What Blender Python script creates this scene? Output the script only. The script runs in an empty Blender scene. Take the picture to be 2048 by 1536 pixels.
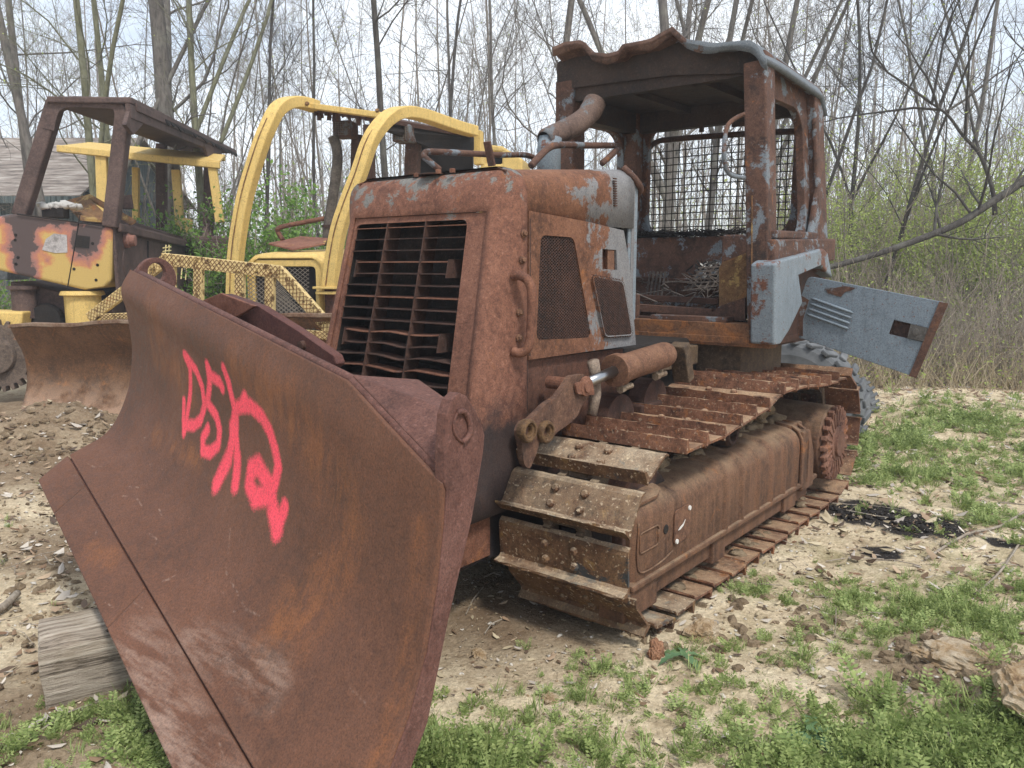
import bpy, bmesh, math, random
import numpy as np
from mathutils import Vector, Matrix
from mathutils.geometry import tessellate_polygon
R = math.radians
S = bpy.context.scene
COL = S.collection
# ------------------------------------------------------------------ camera, sky, sun, exposure
PITCH = R(8.5); FPX = 1600.0
cam = bpy.data.cameras.new("camera"); cam.lens = 36*FPX/2048; cam.sensor_width = 36; cam.clip_end = 2000; cam.clip_start = .05
co = bpy.data.objects.new("camera", cam); COL.objects.link(co); co.location = (0, 0, 1.6); co.rotation_euler = (R(90)-PITCH, 0, 0); S.camera = co
SUN_EL, SUN_AZ = R(55), R(150)       # azimuth clockwise from +Y
W = bpy.data.worlds.new("World"); S.world = W; W.use_nodes = True
wn = W.node_tree; wl = wn.links; bg = wn.nodes['Background']; bg.inputs[1].default_value = .12
sky = wn.nodes.new('ShaderNodeTexSky'); sky.sky_type = 'NISHITA'; sky.sun_disc = False; sky.sun_elevation = SUN_EL; sky.sun_rotation = SUN_AZ
sky.air_density = 1.0; sky.dust_density = 1.5
tc = wn.nodes.new('ShaderNodeTexCoord'); mp = wn.nodes.new('ShaderNodeMapping'); mp.inputs['Scale'].default_value = (1.2, 1.2, 3.6)
nz = wn.nodes.new('ShaderNodeTexNoise'); nz.inputs['Scale'].default_value = 1.9; nz.inputs['Detail'].default_value = 8; nz.inputs['Roughness'].default_value = .55
rp = wn.nodes.new('ShaderNodeValToRGB'); rp.color_ramp.elements[0].position = .36; rp.color_ramp.elements[0].color = (.35,.35,.35,1)
rp.color_ramp.elements[1].position = .62; rp.color_ramp.elements[1].color = (1,1,1,1)
mx = wn.nodes.new('ShaderNodeMix'); mx.data_type = 'RGBA'; mx.inputs['B'].default_value = (8.0, 8.4, 8.9, 1)
wl.new(tc.outputs['Generated'], mp.inputs[0]); wl.new(mp.outputs[0], nz.inputs['Vector']); wl.new(nz.outputs[0], rp.inputs[0])
wl.new(rp.outputs[0], mx.inputs['Factor']); wl.new(sky.outputs[0], mx.inputs['A']); wl.new(mx.outputs['Result'], bg.inputs[0])
sl = bpy.data.lights.new("sun", 'SUN'); sl.energy = 2.3; sl.angle = R(10); sl.color = (1, .96, .9)
so = bpy.data.objects.new("sun", sl); COL.objects.link(so)
sd = Vector((math.sin(SUN_AZ)*math.cos(SUN_EL), math.cos(SUN_AZ)*math.cos(SUN_EL), math.sin(SUN_EL)))
so.rotation_euler = sd.to_track_quat('Z', 'Y').to_euler(); so.location = (0, 0, 20)
S.view_settings.view_transform = 'Standard'; S.view_settings.look = 'None'; S.view_settings.gamma = 1; S.view_settings.exposure = 0.55
S.render.resolution_x = 1024; S.render.resolution_y = 768
S.cycles.max_bounces = 6; S.cycles.transparent_max_bounces = 8

# ------------------------------------------------------------------ frames: measured places on real planes of each machine
def ray(px, py):
    x = (px-1024)/FPX; v = (py-768)/FPX
    return Vector((x, math.cos(PITCH)-v*math.sin(PITCH), -math.sin(PITCH)-v*math.cos(PITCH)))
class Fr:
    def __init__(s, x, y, yaw):
        s.o = Vector((x, y, 0)); a = R(yaw); s.yaw = a
        s.ax = {'x': Vector((math.cos(a), -math.sin(a), 0)), 'y': Vector((math.sin(a), math.cos(a), 0)), 'z': Vector((0, 0, 1))}
    def P(s, px, py, ax, val):
        r = ray(px, py); n = s.ax[ax]; c = Vector((0, 0, 1.6))
        t = (val-n.dot(c-s.o))/n.dot(r); p = c+r*t-s.o
        return Vector((p.dot(s.ax['x']), p.dot(s.ax['y']), p.z))
    def PP(s, pts, ax, val): return [s.P(a, b, ax, val) for a, b in pts]
    def onplane(s, px, py, a, b, c):
        n = (b-a).cross(c-a); r = ray(px, py); rl = Vector((r.dot(s.ax['x']), r.dot(s.ax['y']), r.z))
        cc = Vector((0, 0, 1.6))-s.o; cl = Vector((cc.dot(s.ax['x']), cc.dot(s.ax['y']), cc.z))
        return cl+rl*(n.dot(a-cl)/n.dot(rl))
def G(px, py, z=0):
    r = ray(px, py); t = (z-1.6)/r.z; return Vector((r.x*t, r.y*t, z))
def WP(px, py, Y):
    r = ray(px, py); t = Y/r.y; return Vector((r.x*t, Y, 1.6+r.z*t))

# ------------------------------------------------------------------ object helpers
def tag(o, label=None, cat=None, group=None, kind=None):
    if label: o['label'] = label
    if cat: o['category'] = cat
    if group: o['group'] = group
    if kind: o['kind'] = kind
    return o
def empty(name, loc=(0, 0, 0), rz=0):
    o = bpy.data.objects.new(name, None); COL.objects.link(o); o.location = loc; o.rotation_euler = (0, 0, rz); o.empty_display_size = .2
    return o
def link(name, me, mat, parent=None, smooth=False, bevel=0, seg=2, sub=0):
    o = bpy.data.objects.new(name, me); COL.objects.link(o)
    for m in (mat if isinstance(mat, (list, tuple)) else [mat]):
        if m: me.materials.append(m)
    if parent: o.parent = parent
    if smooth: me.polygons.foreach_set('use_smooth', [True]*len(me.polygons))
    if bevel:
        b = o.modifiers.new('bevel', 'BEVEL'); b.width = bevel; b.segments = seg; b.limit_method = 'ANGLE'; b.angle_limit = R(35)
    return o
def frames(path):
    n = len(path); T = []
    for i in range(n):
        a = path[max(i-1, 0)]; b = path[min(i+1, n-1)]; T.append((b-a).normalized())
    up = Vector((0, 0, 1)) if abs(T[0].z) < .9 else Vector((1, 0, 0))
    u = (up-T[0]*up.dot(T[0])).normalized(); out = []
    for t in T:
        u = (u-t*u.dot(t)).normalized(); out.append((t, u, t.cross(u)))
    return out
def cr(path, k=5):
    path = [Vector(p) for p in path]; n = len(path); out = []
    for i in range(n-1):
        p0 = path[max(i-1, 0)]; p1 = path[i]; p2 = path[i+1]; p3 = path[min(i+2, n-1)]
        for j in range(k):
            t = j/k; out.append(.5*((2*p1)+(p2-p0)*t+(2*p0-5*p1+4*p2-p3)*t*t+(3*p1-p0-3*p2+p3)*t**3))
    return out+[path[-1]]
class MB:
    def __init__(s): s.v = []; s.f = []; s.mi = []
    def add(s, vs, fs, mi=0):
        k = len(s.v); s.v += [tuple(v) for v in vs]; s.f += [tuple(i+k for i in f) for f in fs]; s.mi += [mi]*len(fs); return s
    def box(s, x0, x1, y0, y1, z0, z1, M=None, mi=0):
        vs = [Vector((x, y, z)) for z in (z0, z1) for y in (y0, y1) for x in (x0, x1)]
        if M: vs = [M@v for v in vs]
        return s.add(vs, [(0, 2, 3, 1), (4, 5, 7, 6), (0, 1, 5, 4), (2, 6, 7, 3), (0, 4, 6, 2), (1, 3, 7, 5)], mi)
    def beam(s, a, b, w, h, up=(0, 0, 1), w2=None, h2=None, mi=0):
        a = Vector(a); b = Vector(b); t = (b-a).normalized(); up = Vector(up); sd = t.cross(up).normalized(); u = sd.cross(t); w2 = w2 or w; h2 = h2 or h
        vs = [p+sd*sx*ww/2+u*sz*hh/2 for p, ww, hh in ((a, w, h), (b, w2, h2)) for sx, sz in ((-1, -1), (1, -1), (1, 1), (-1, 1))]
        return s.add(vs, [(3, 2, 1, 0), (4, 5, 6, 7), (0, 1, 5, 4), (1, 2, 6, 5), (2, 3, 7, 6), (3, 0, 4, 7)], mi)
    def beampath(s, path, w, h, side=None, mi=0):
        # rectangular section swept along a path; side = fixed sideways direction
        path = [Vector(p) for p in path]; n = len(path); vs = []
        for i, (t, u, v) in enumerate(frames(path)):
            if side: v = Vector(side); v = (v-t*v.dot(t)).normalized(); u = v.cross(t)
            for sx, sz in ((-1, -1), (1, -1), (1, 1), (-1, 1)): vs.append(path[i]+v*sx*w/2+u*sz*h/2)
        fs = [(3, 2, 1, 0), tuple(4*(n-1)+k for k in range(4))]
        for i in range(n-1):
            for k in range(4): fs.append((4*i+k, 4*i+(k+1) % 4, 4*i+4+(k+1) % 4, 4*i+4+k))
        return s.add(vs, fs, mi)
    def tube(s, path, r, n=8, cap=True, mi=0):
        path = [Vector(p) for p in path]; m = len(path); vs = []
        rr = r if isinstance(r, (list, tuple)) else [r]*m
        for i, (t, u, v) in enumerate(frames(path)):
            for k in range(n):
                a = 2*math.pi*k/n; vs.append(path[i]+(u*math.cos(a)+v*math.sin(a))*rr[i])
        fs = []
        for i in range(m-1):
            for k in range(n): fs.append((i*n+k, i*n+(k+1) % n, (i+1)*n+(k+1) % n, (i+1)*n+k))
        if cap: fs += [tuple(reversed(range(n))), tuple((m-1)*n+k for k in range(n))]
        return s.add(vs, fs, mi)
    def lathe(s, c, axis, prof, n=24, mi=0):
        # prof: (distance along axis, radius)
        c = Vector(c); t = Vector(axis).normalized(); up = Vector((0, 0, 1)) if abs(t.z) < .9 else Vector((1, 0, 0)); u = (up-t*up.dot(t)).normalized(); v = t.cross(u); vs = []
        for d, r in prof:
            for k in range(n):
                a = 2*math.pi*k/n; vs.append(c+t*d+(u*math.cos(a)+v*math.sin(a))*r)
        m = len(prof); fs = [(i*n+k, i*n+(k+1) % n, (i+1)*n+(k+1) % n, (i+1)*n+k) for i in range(m-1) for k in range(n)]
        fs += [tuple(reversed(range(n))), tuple((m-1)*n+k for k in range(n))]
        return s.add(vs, fs, mi)
    def plate(s, outer, th, holes=(), d=None, mi=0):
        outer = [Vector(p) for p in outer]; holes = [[Vector(p) for p in h] for h in holes]
        nrm = Vector((0, 0, 0))
        for i in range(len(outer)):
            a = outer[i]; b = outer[(i+1) % len(outer)]; nrm += a.cross(b)
        nrm.normalize()
        off = Vector(d).normalized()*th if d else nrm*th
        loops = [outer]+holes; flat = [p for l in loops for p in l]; N = len(flat)
        tri = tessellate_polygon(loops)
        fs = [tuple(t) for t in tri]+[tuple(reversed([i+N for i in t])) for t in tri]; k = 0
        for l in loops:
            m = len(l)
            for i in range(m): fs.append((k+i, k+(i+1) % m, k+(i+1) % m+N, k+i+N))
            k += m
        return s.add(flat+[p+off for p in flat], fs, mi)
    def grid(s, fn, nu, nv, mi=0, flip=False):
        vs = [fn(i/nu, j/nv) for j in range(nv+1) for i in range(nu+1)]
        fs = [(j*(nu+1)+i, j*(nu+1)+i+1, (j+1)*(nu+1)+i+1, (j+1)*(nu+1)+i) for j in range(nv) for i in range(nu)]
        return s.add(vs, fs, mi)
    def mesh(s, name='m', fix=True):
        me = bpy.data.meshes.new(name); me.from_pydata(s.v, [], s.f)
        if any(s.mi): me.polygons.foreach_set('material_index', s.mi)
        if fix:
            bm = bmesh.new(); bm.from_mesh(me); bmesh.ops.recalc_face_normals(bm, faces=bm.faces); bm.to_mesh(me); bm.free()
        me.update(); return me
    def build(s, name, mat, parent=None, smooth=False, bevel=0, seg=2, fix=True):
        return link(name, s.mesh(name, fix), mat, parent, smooth, bevel, seg)
def thick(o, t, off=-1):
    m = o.modifiers.new('solid', 'SOLIDIFY'); m.thickness = t; m.offset = off; return o
def rrect(a0, a1, b0, b1, r, n=5):
    out = []
    for cx, cy, s0 in ((a1-r, b1-r, 0), (a0+r, b1-r, 90), (a0+r, b0+r, 180), (a1-r, b0+r, 270)):
        for k in range(n+1):
            a = R(s0+90*k/n); out.append((cx+r*math.cos(a), cy+r*math.sin(a)))
    return out
def roundpoly(pts, r, n=4):
    pts = [Vector(p) for p in pts]; out = []; m = len(pts)
    for i in range(m):
        p = pts[i]; a = pts[i-1]; b = pts[(i+1) % m]; rr = min(r, (a-p).length*.45, (b-p).length*.45)
        p0 = p+(a-p).normalized()*rr; p1 = p+(b-p).normalized()*rr
        for k in range(n+1):
            t = k/n; out.append(p0*(1-t)**2+p*2*t*(1-t)+p1*t*t)
    return out

# ------------------------------------------------------------------ materials
class NT:
    def __init__(s, name):
        s.m = bpy.data.materials.new(name); s.m.use_nodes = True; s.t = s.m.node_tree; s.b = s.t.nodes['Principled BSDF']; s.L = s.t.links
        s.tc = s.n('ShaderNodeTexCoord'); s.co = s.tc.outputs['Object']
    def n(s, ty, **kw):
        x = s.t.nodes.new(ty)
        for k, v in kw.items(): setattr(x, k, v)
        return x
    def set(s, sock, v):
        if hasattr(v, 'links') or isinstance(v, bpy.types.NodeSocket): s.L.new(v, sock)
        elif v is not None: sock.default_value = v
    def rnd(s, k=37):
        oi = s.n('ShaderNodeObjectInfo'); v = s.n('ShaderNodeVectorMath', operation='SCALE'); s.L.new(oi.outputs['Random'], v.inputs['Scale']); v.inputs[0].default_value = (k, k*.7, k*.3)
        a = s.n('ShaderNodeVectorMath', operation='ADD'); s.L.new(s.co, a.inputs[0]); s.L.new(v.outputs[0], a.inputs[1]); return a.outputs[0]
    def noise(s, sc, det=5, ro=.6, vec=None, stretch=None, dist=0):
        x = s.n('ShaderNodeTexNoise'); x.inputs['Scale'].default_value = sc; x.inputs['Detail'].default_value = det; x.inputs['Roughness'].default_value = ro; x.inputs['Distortion'].default_value = dist
        v = vec or s.co
        if stretch:
            m = s.n('ShaderNodeMapping'); m.inputs['Scale'].default_value = stretch; s.L.new(v, m.inputs[0]); v = m.outputs[0]
        s.L.new(v, x.inputs['Vector']); return x.outputs['Fac']
    def vor(s, sc, vec=None, feature='F1', out='Distance'):
        x = s.n('ShaderNodeTexVoronoi'); x.feature = feature; x.inputs['Scale'].default_value = sc; s.L.new(vec or s.co, x.inputs['Vector']); return x.outputs[out]
    def math(s, op, a, b=None, c=None, clamp=False):
        x = s.n('ShaderNodeMath', operation=op, use_clamp=clamp); s.set(x.inputs[0], a)
        if b is not None: s.set(x.inputs[1], b)
        if c is not None: s.set(x.inputs[2], c)
        return x.outputs[0]
    def step(s, v, lo, hi, a=0., b=1.):
        x = s.n('ShaderNodeMapRange', clamp=True); s.set(x.inputs['Value'], v); x.inputs['From Min'].default_value = lo; x.inputs['From Max'].default_value = hi
        x.inputs['To Min'].default_value = a; x.inputs['To Max'].default_value = b; return x.outputs[0]
    def mix(s, f, a, b, bt='MIX'):
        x = s.n('ShaderNodeMix', data_type='RGBA', blend_type=bt); s.set(x.inputs['Factor'], f)
        s.set(x.inputs['A'], (*a, 1) if isinstance(a, tuple) and len(a) == 3 else a); s.set(x.inputs['B'], (*b, 1) if isinstance(b, tuple) and len(b) == 3 else b); return x.outputs['Result']
    def ramp(s, f, st):
        x = s.n('ShaderNodeValToRGB'); e = x.color_ramp.elements
        while len(e) < len(st): e.new(.5)
        for i, (p, c) in enumerate(st): e[i].position = p; e[i].color = (*c, 1)
        s.set(x.inputs[0], f); return x.outputs[0]
    def xyz(s, v=None):
        x = s.n('ShaderNodeSeparateXYZ'); s.L.new(v or s.co, x.inputs[0]); return x.outputs
    def attr(s, name):
        x = s.n('ShaderNodeAttribute'); x.attribute_name = name; return x
    def out(s, col, rough=.85, bump=None, bstr=.3, bdist=.01, spec=.3, metal=0):
        s.set(s.b.inputs['Base Color'], (*col, 1) if isinstance(col, tuple) and len(col) == 3 else col); s.set(s.b.inputs['Roughness'], rough); s.b.inputs['Specular IOR Level'].default_value = spec; s.set(s.b.inputs['Metallic'], metal)
        if bump is not None:
            x = s.n('ShaderNodeBump'); x.inputs['Strength'].default_value = bstr; x.inputs['Distance'].default_value = bdist; s.L.new(bump, x.inputs['Height']); s.L.new(x.outputs[0], s.b.inputs['Normal'])
        return s.m
BLUE = (.19, .225, .265)
def rust(name, dark=(.06, .033, .025), mid=(.15, .07, .05), light=(.25, .12, .085), sc=3.5, orange=.62, ocol=(.30, .115, .035), paint=None, pamt=.5, pgrad=None,
         soot=None, dust=0., dcol=(.42, .33, .22), rnd=True, bstr=.35, rough=.82, speck=0, streak=0, extra=None, psc=5, mott=.52, tint=(.64, .60, .56)):
    dark, mid, light = [tuple(a*b for a, b in zip(q, tint)) for q in (dark, mid, light)]
    M = NT(name); v = M.rnd() if rnd else M.co
    a = M.noise(sc, 8, .62, v); f = M.noise(140, 3, .7, v); g = M.noise(28, 4, .6, v)
    c = M.ramp(a, [(.32, dark), (.5, mid), (.68, light)])
    c = M.mix(M.step(g, .38, .62, 0, .6), c, light); h_ = M.noise(11, 6, .7, v, dist=.4); c = M.mix(M.step(h_, .48, .30, 0, mott), c, dark); k_ = M.noise(62, 3, .6, v); c = M.mix(M.step(k_, .42, .33, 0, mott*.7), c, tuple(x*.8 for x in dark)); c = M.mix(M.step(k_, .58, .68, 0, mott*.6), c, tuple(min(1, x*1.5+.03) for x in light))
    if streak:
        st = M.noise(9, 5, .6, v, stretch=(2.2, 2.2, .16)); c = M.mix(M.step(st, .45, .75, 0, streak), c, tuple(x*1.9 for x in mid)); c = M.mix(M.step(st, .2, .42, streak*.8, 0), c, tuple(x*.7 for x in dark))
    c = M.mix(M.step(M.noise(sc*1.7, 9, .7, v, dist=.6), orange, orange+.1, 0, .7), c, ocol)
    if speck: c = M.mix(M.step(M.noise(60, 2, .5, v), .62, .68, 0, speck), c, (.55, .45, .32))
    if paint:
        p = M.noise(psc, 12, .72, v, dist=.3)
        if pgrad:
            ax, lo, hi = pgrad; p = M.math('ADD', p, M.step(M.xyz()[ax], lo, hi, -.35, .35))
        m = M.step(p, 1-pamt, 1-pamt+.03)
        pc = M.mix(M.step(M.noise(18, 5, .6, v), .4, .7, 0, .5), paint, tuple(x*.72 for x in paint)); pc = M.mix(M.step(M.noise(16, 6, .7, v, stretch=(1.6, 1.6, .14)), .52, .72, 0, .6), pc, tuple(x*.5+.015 for x in paint)); pc = M.mix(M.step(M.noise(75, 3, .6, v), .64, .69), pc, mid)
        c = M.mix(m, c, pc)
    if extra: c = extra(M, c, v)
    if soot:
        ax, lo, hi = soot; q = M.math('ADD', M.step(M.xyz()[ax], lo, hi, 0, 1), M.step(M.noise(5, 6, .6, v), .3, .7, -.35, .35)); c = M.mix(M.step(q, .35, .75, 0, .85), c, (.018, .018, .02))
    if dust:
        ge = M.n('ShaderNodeNewGeometry'); nz_ = M.xyz(ge.outputs['Normal'])[2]
        q = M.math('MULTIPLY', M.step(nz_, .25, .95, 0, 1), M.step(M.noise(7, 6, .65, v), .3, .65, 0, 1)); c = M.mix(M.math('MULTIPLY', q, dust), c, dcol)
    fm = M.ramp(f, [(.3, (.62, .62, .62)), (.5, (1, 1, 1)), (.7, (1.3, 1.24, 1.15))]); c = M.mix(1., c, fm, 'MULTIPLY')
    bp = M.math('ADD', M.math('MULTIPLY', f, .35), M.math('MULTIPLY', g, .8)); bp = M.math('ADD', bp, a)
    return M.out(c, M.step(g, .3, .7, rough-.12, rough+.1), bp, bstr, .006)
def orange_side(M, c, v):
    return c
MR = rust('rust_hood', (.10, .044, .03), (.21, .095, .062), (.31, .155, .105), paint=BLUE, pamt=.33, orange=.6, psc=4)
MRH = rust('rust_hood_side', (.09, .042, .025), (.20, .092, .055), (.30, .15, .09), paint=(.185, .185, .19), pamt=.44, pgrad=(1, -.25, 1.35), orange=.6, rnd=False)
MN = rust('rust_nose', (.12, .052, .036), (.23, .105, .072), (.33, .165, .115), paint=(.16, .155, .145), pamt=.37, orange=.6, rnd=False, soot=(2, 1.12, .82), pgrad=(2, 1.35, 2.25), bstr=.45, psc=7)
MLOW = rust('rust_lower', (.05, .03, .025), (.14, .07, .05), (.2, .1, .07), soot=(2, .8, .5), orange=.64)
MC = rust('rust_cab', (.045, .032, .028), (.115, .062, .048), (.20, .115, .085), paint=(.16, .185, .21), pamt=.455, orange=.6, mott=.5)
MCD = rust('rust_dark', (.03, .022, .02), (.07, .038, .03), (.12, .065, .05), orange=.7)
MBK = rust('soot_black', (.008, .008, .009), (.018, .016, .016), (.035, .028, .024), orange=.8)
MT = rust('rust_track', (.07, .035, .025), (.19, .09, .055), (.33, .17, .11), orange=.55, dust=.75, dcol=(.36, .26, .16), speck=.35, sc=7)
MTF = rust('rust_track_front', (.045, .03, .024), (.15, .075, .042), (.30, .19, .11), orange=.58, ocol=(.30, .18, .06), dust=.6, dcol=(.5, .42, .3), speck=.6, sc=6, paint=(.05, .052, .055), pamt=.40)
MG = rust('rust_guard', (.075, .042, .03), (.15, .082, .052), (.23, .13, .08), orange=.6, dust=.65, dcol=(.27, .2, .13), streak=.9, rnd=False)
MCY = rust('rust_cylinder', (.1, .05, .035), (.21, .11, .07), (.3, .17, .11), orange=.62, ocol=(.36, .17, .06))
MYR = rust('rust_over_yellow', (.1, .06, .03), (.22, .12, .06), (.32, .2, .1), paint=(.33, .22, .08), pamt=.47, orange=.55)
MBP = rust('blue_panel', (.1, .05, .035), (.2, .09, .06), (.26, .13, .09), paint=(.165, .205, .245), pamt=.72, psc=2.2, orange=.62, bstr=.12, rough=.55)
MBF = rust('blue_fender', (.13, .06, .04), (.22, .1, .07), (.28, .14, .1), paint=(.18, .215, .245), pamt=.60, psc=3.5, orange=.62, bstr=.15, rough=.6)
MY = rust('old_yellow', (.12, .06, .03), (.25, .13, .06), (.32, .18, .08), paint=(.62, .44, .15), pamt=.74, psc=4, orange=.66, bstr=.15, rough=.6)
MYR2 = rust('yellow_rack', (.08, .05, .02), (.2, .12, .05), (.3, .2, .08), paint=(.60, .46, .22), pamt=.57, psc=14, orange=.6)
MPB = rust('burnt_purple', (.055, .038, .038), (.12, .082, .078), (.18, .13, .12), orange=.74, bstr=.2)
MB2 = rust('rust_old_blade', (.07, .04, .025), (.16, .085, .045), (.24, .13, .07), orange=.58, dust=0, extra=lambda M, c, v: M.mix(M.math('MULTIPLY', M.step(M.xyz()[2], .55, .05), M.step(M.noise(6, 6, .6, v), .35, .55)), c, (.40, .27, .19)))
MSP = NT('pressed_steel').out((.35, .36, .37), .3, metal=1)
MMUD = None
def bladeX(M, c, v):
    a = M.attr('spray'); o = M.attr('orange')
    ns = M.noise(22, 6, .65); om = M.math('MULTIPLY', o.outputs['Fac'], M.step(M.noise(16, 8, .7, stretch=(1, 1, .35)), .40, .62))
    c = M.mix(M.math('MULTIPLY', om, .42), c, (.27, .10, .03))
    wl_ = M.attr('pale'); c = M.mix(M.math('MULTIPLY', wl_.outputs['Fac'], M.step(M.noise(12, 8, .7, stretch=(.4, 2, 2)), .42, .62, 0, .55)), c, (.34, .24, .19))
    c = M.mix(M.math('MULTIPLY', M.attr('scratch').outputs['Fac'], M.step(M.noise(40, 3), .45, .65, 0, .6)), c, (.34, .25, .20)); gr = M.noise(170, 2, .5)
    sp = M.math('ADD', a.outputs['Fac'], M.step(gr, .3, .7, -.16, .16)); c = M.mix(M.step(sp, .2, .72, 0, .93), c, M.mix(M.step(M.noise(25, 5, .7), .45, .75, 0, .5), (.80, .07, .11), (.55, .07, .085)))
    return c
MBL = rust('rust_blade', (.075, .040, .027), (.118, .059, .040), (.16, .082, .056), sc=2.2, orange=.68, bstr=.25, rnd=False, extra=bladeX, rough=.72, mott=.22, tint=(.80, .70, .60))
MBL2 = rust('rust_blade_back', (.085, .042, .036), (.15, .07, .058), (.21, .11, .095), orange=.68, bstr=.5, sc=5)
def burnt(name, zones=()):
    # paint scorched from yellow through pink to brown round a few hot spots
    M = NT(name); v = M.co; f = None
    for c, r in zones:
        d = M.n('ShaderNodeVectorMath', operation='DISTANCE'); M.L.new(v, d.inputs[0]); d.inputs[1].default_value = c; q = M.math('SUBTRACT', r, d.outputs['Value']); f = q if f is None else M.math('SMOOTH_MAX', f, q, .08)
    f = M.math('ADD', f, M.step(M.noise(4, 6, .6), .25, .75, -.09, .09)); f = M.math('ADD', f, M.step(M.noise(18, 6, .6), .3, .7, -.02, .02))
    c = M.ramp(M.step(f, -.16, .06), [(.30, (.53, .37, .12)), (.45, (.52, .24, .10)), (.62, (.42, .17, .12)), (.80, (.30, .15, .125)), (.86, (.085, .06, .056))])
    c = M.mix(M.step(M.noise(9, 8, .7, stretch=(3, 3, .3)), .6, .68, 0, .6), c, (.25, .11, .05))
    c = M.mix(M.step(M.noise(130, 2), .35, .7, 0, .35), c, (.02, .015, .015))
    return M.out(c, .65, M.noise(30, 5), .15, .01)
def wood():
    M = NT('weathered_wood'); a = M.noise(7, 9, .75, stretch=(.25, 6, 6), dist=.15); c = M.ramp(a, [(.38, (.10, .08, .06)), (.48, (.36, .30, .235)), (.62, (.56, .49, .40))])
    c = M.mix(M.step(M.noise(3, 5), .5, .7, 0, .5), c, (.2, .14, .07)); return M.out(c, .9, a, .9, .03)
MW = wood()
def bark(name, c0, c1, lich=.3):
    M = NT(name); v = M.rnd(91); a = M.noise(14, 7, .7, v, stretch=(1.6, 1.6, .35)); c = M.ramp(a, [(.3, c0), (.7, c1)])
    c = M.mix(M.step(M.noise(3, 5, .6, v), .5, .65, 0, lich), c, (.28, .29, .24)); return M.out(c, .95, a, .8, .03)
MK1 = bark('bark_grey', (.055, .048, .043), (.21, .19, .17)); MK2 = bark('bark_dark', (.025, .022, .02), (.10, .09, .08), .15); MK3 = bark('bark_mossy', (.08, .08, .05), (.24, .24, .15), .4)
MKP = bark('pale_stem', (.16, .13, .10), (.42, .36, .29), .2); MKT = bark('grey_stem', (.12, .105, .09), (.34, .30, .26), .2)
def leaf(name, c0, c1, tr=.35):
    M = NT(name); g = M.n('ShaderNodeNewGeometry'); r = g.outputs['Random Per Island']; c = M.mix(r, c0, c1); M.out(c, .6, spec=.3)
    t = M.n('ShaderNodeBsdfTranslucent'); M.L.new(c, t.inputs[0]); m = M.n('ShaderNodeMixShader'); m.inputs[0].default_value = tr
    o = M.t.nodes['Material Output']; M.L.new(M.b.outputs[0], m.inputs[1]); M.L.new(t.outputs[0], m.inputs[2]); M.L.new(m.outputs[0], o.inputs[0]); return M.m
ML1 = leaf('leaf_spring', (.26, .34, .08), (.48, .56, .17)); ML2 = leaf('leaf_green', (.09, .19, .035), (.22, .36, .07)); ML3 = leaf('weed_green', (.15, .215, .06), (.40, .47, .18))
MLB = leaf('dry_leaf', (.16, .085, .045), (.50, .38, .26), .1); MLS = leaf('straw', (.3, .24, .15), (.52, .44, .3), .1)
def groundmat():
    M = NT('ground'); a = M.noise(.9, 9, .65); b = M.noise(5, 9, .7); f = M.noise(45, 6, .7); vv = M.vor(38)
    c = M.ramp(b, [(.28, (.30, .22, .14)), (.40, (.55, .44, .29)), (.50, (.74, .61, .42)), (.64, (.84, .72, .51))])
    br = M.attr('dirt').outputs['Fac']; c = M.mix(M.math('MULTIPLY', br, M.step(b, .25, .6, 1, .8)), c, (.20, .135, .085))
    c = M.mix(M.step(a, .54, .68, 0, .5), c, (.33, .24, .15))
    gm = M.attr('moss').outputs['Fac']; c = M.mix(M.math('MULTIPLY', gm, M.step(M.noise(3.2, 8, .7), .42, .66, 0, .8)), c, (.24, .22, .09))
    ash = M.attr('ash').outputs['Fac']; c = M.mix(M.step(M.math('ADD', ash, M.step(b, .3, .7, -.35, .35)), .35, .6), c, (.02, .02, .022))
    c = M.mix(M.step(f, .35, .65, 0, 1), M.mix(.45, c, (.06, .04, .02)), c)
    c = M.mix(M.step(vv, .05, .16, .5, 0), c, (.5, .46, .4))
    return M.out(c, .95, M.math('ADD', M.math('MULTIPLY', f, .6), b), 1., .03, spec=.15)
MGR = groundmat()
MROCK = None
def rockm():
    M = NT('sandstone'); a = M.noise(13, 10, .8); c = M.ramp(a, [(.34, (.26, .16, .09)), (.46, (.52, .36, .20)), (.6, (.72, .60, .44))]); return M.out(c, .95, a, 1., .05)
MROCK = rockm()
def mudm():
    M = NT('dry_mud'); a = M.noise(9, 8, .7); c = M.ramp(a, [(.35, (.13, .09, .055)), (.65, (.33, .25, .16))]); return M.out(c, .98, M.noise(30, 6, .7), 1., .03)
MMUD = mudm()
def tyrem():
    M = NT('old_rubber'); c = M.mix(M.step(M.noise(5, 6, .6), .35, .65), (.075, .08, .085), (.15, .155, .16)); return M.out(c, .85, M.noise(30, 4), .2, .01)
MTY = tyrem()
#PART2
# ================================================================== MAIN DOZER (x = its left side, y = rearwards, origin at its front idlers)
A = Fr(-0.448, 3.870, 38.5)
DZ = tag(empty('bulldozer', A.o, -A.yaw), 'burnt rusty bulldozer in front with pink spray paint on its blade and a wrecked canopy', 'bulldozer')
def hsh(*k): return random.Random(hash(k) & 0xffffff)
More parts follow.
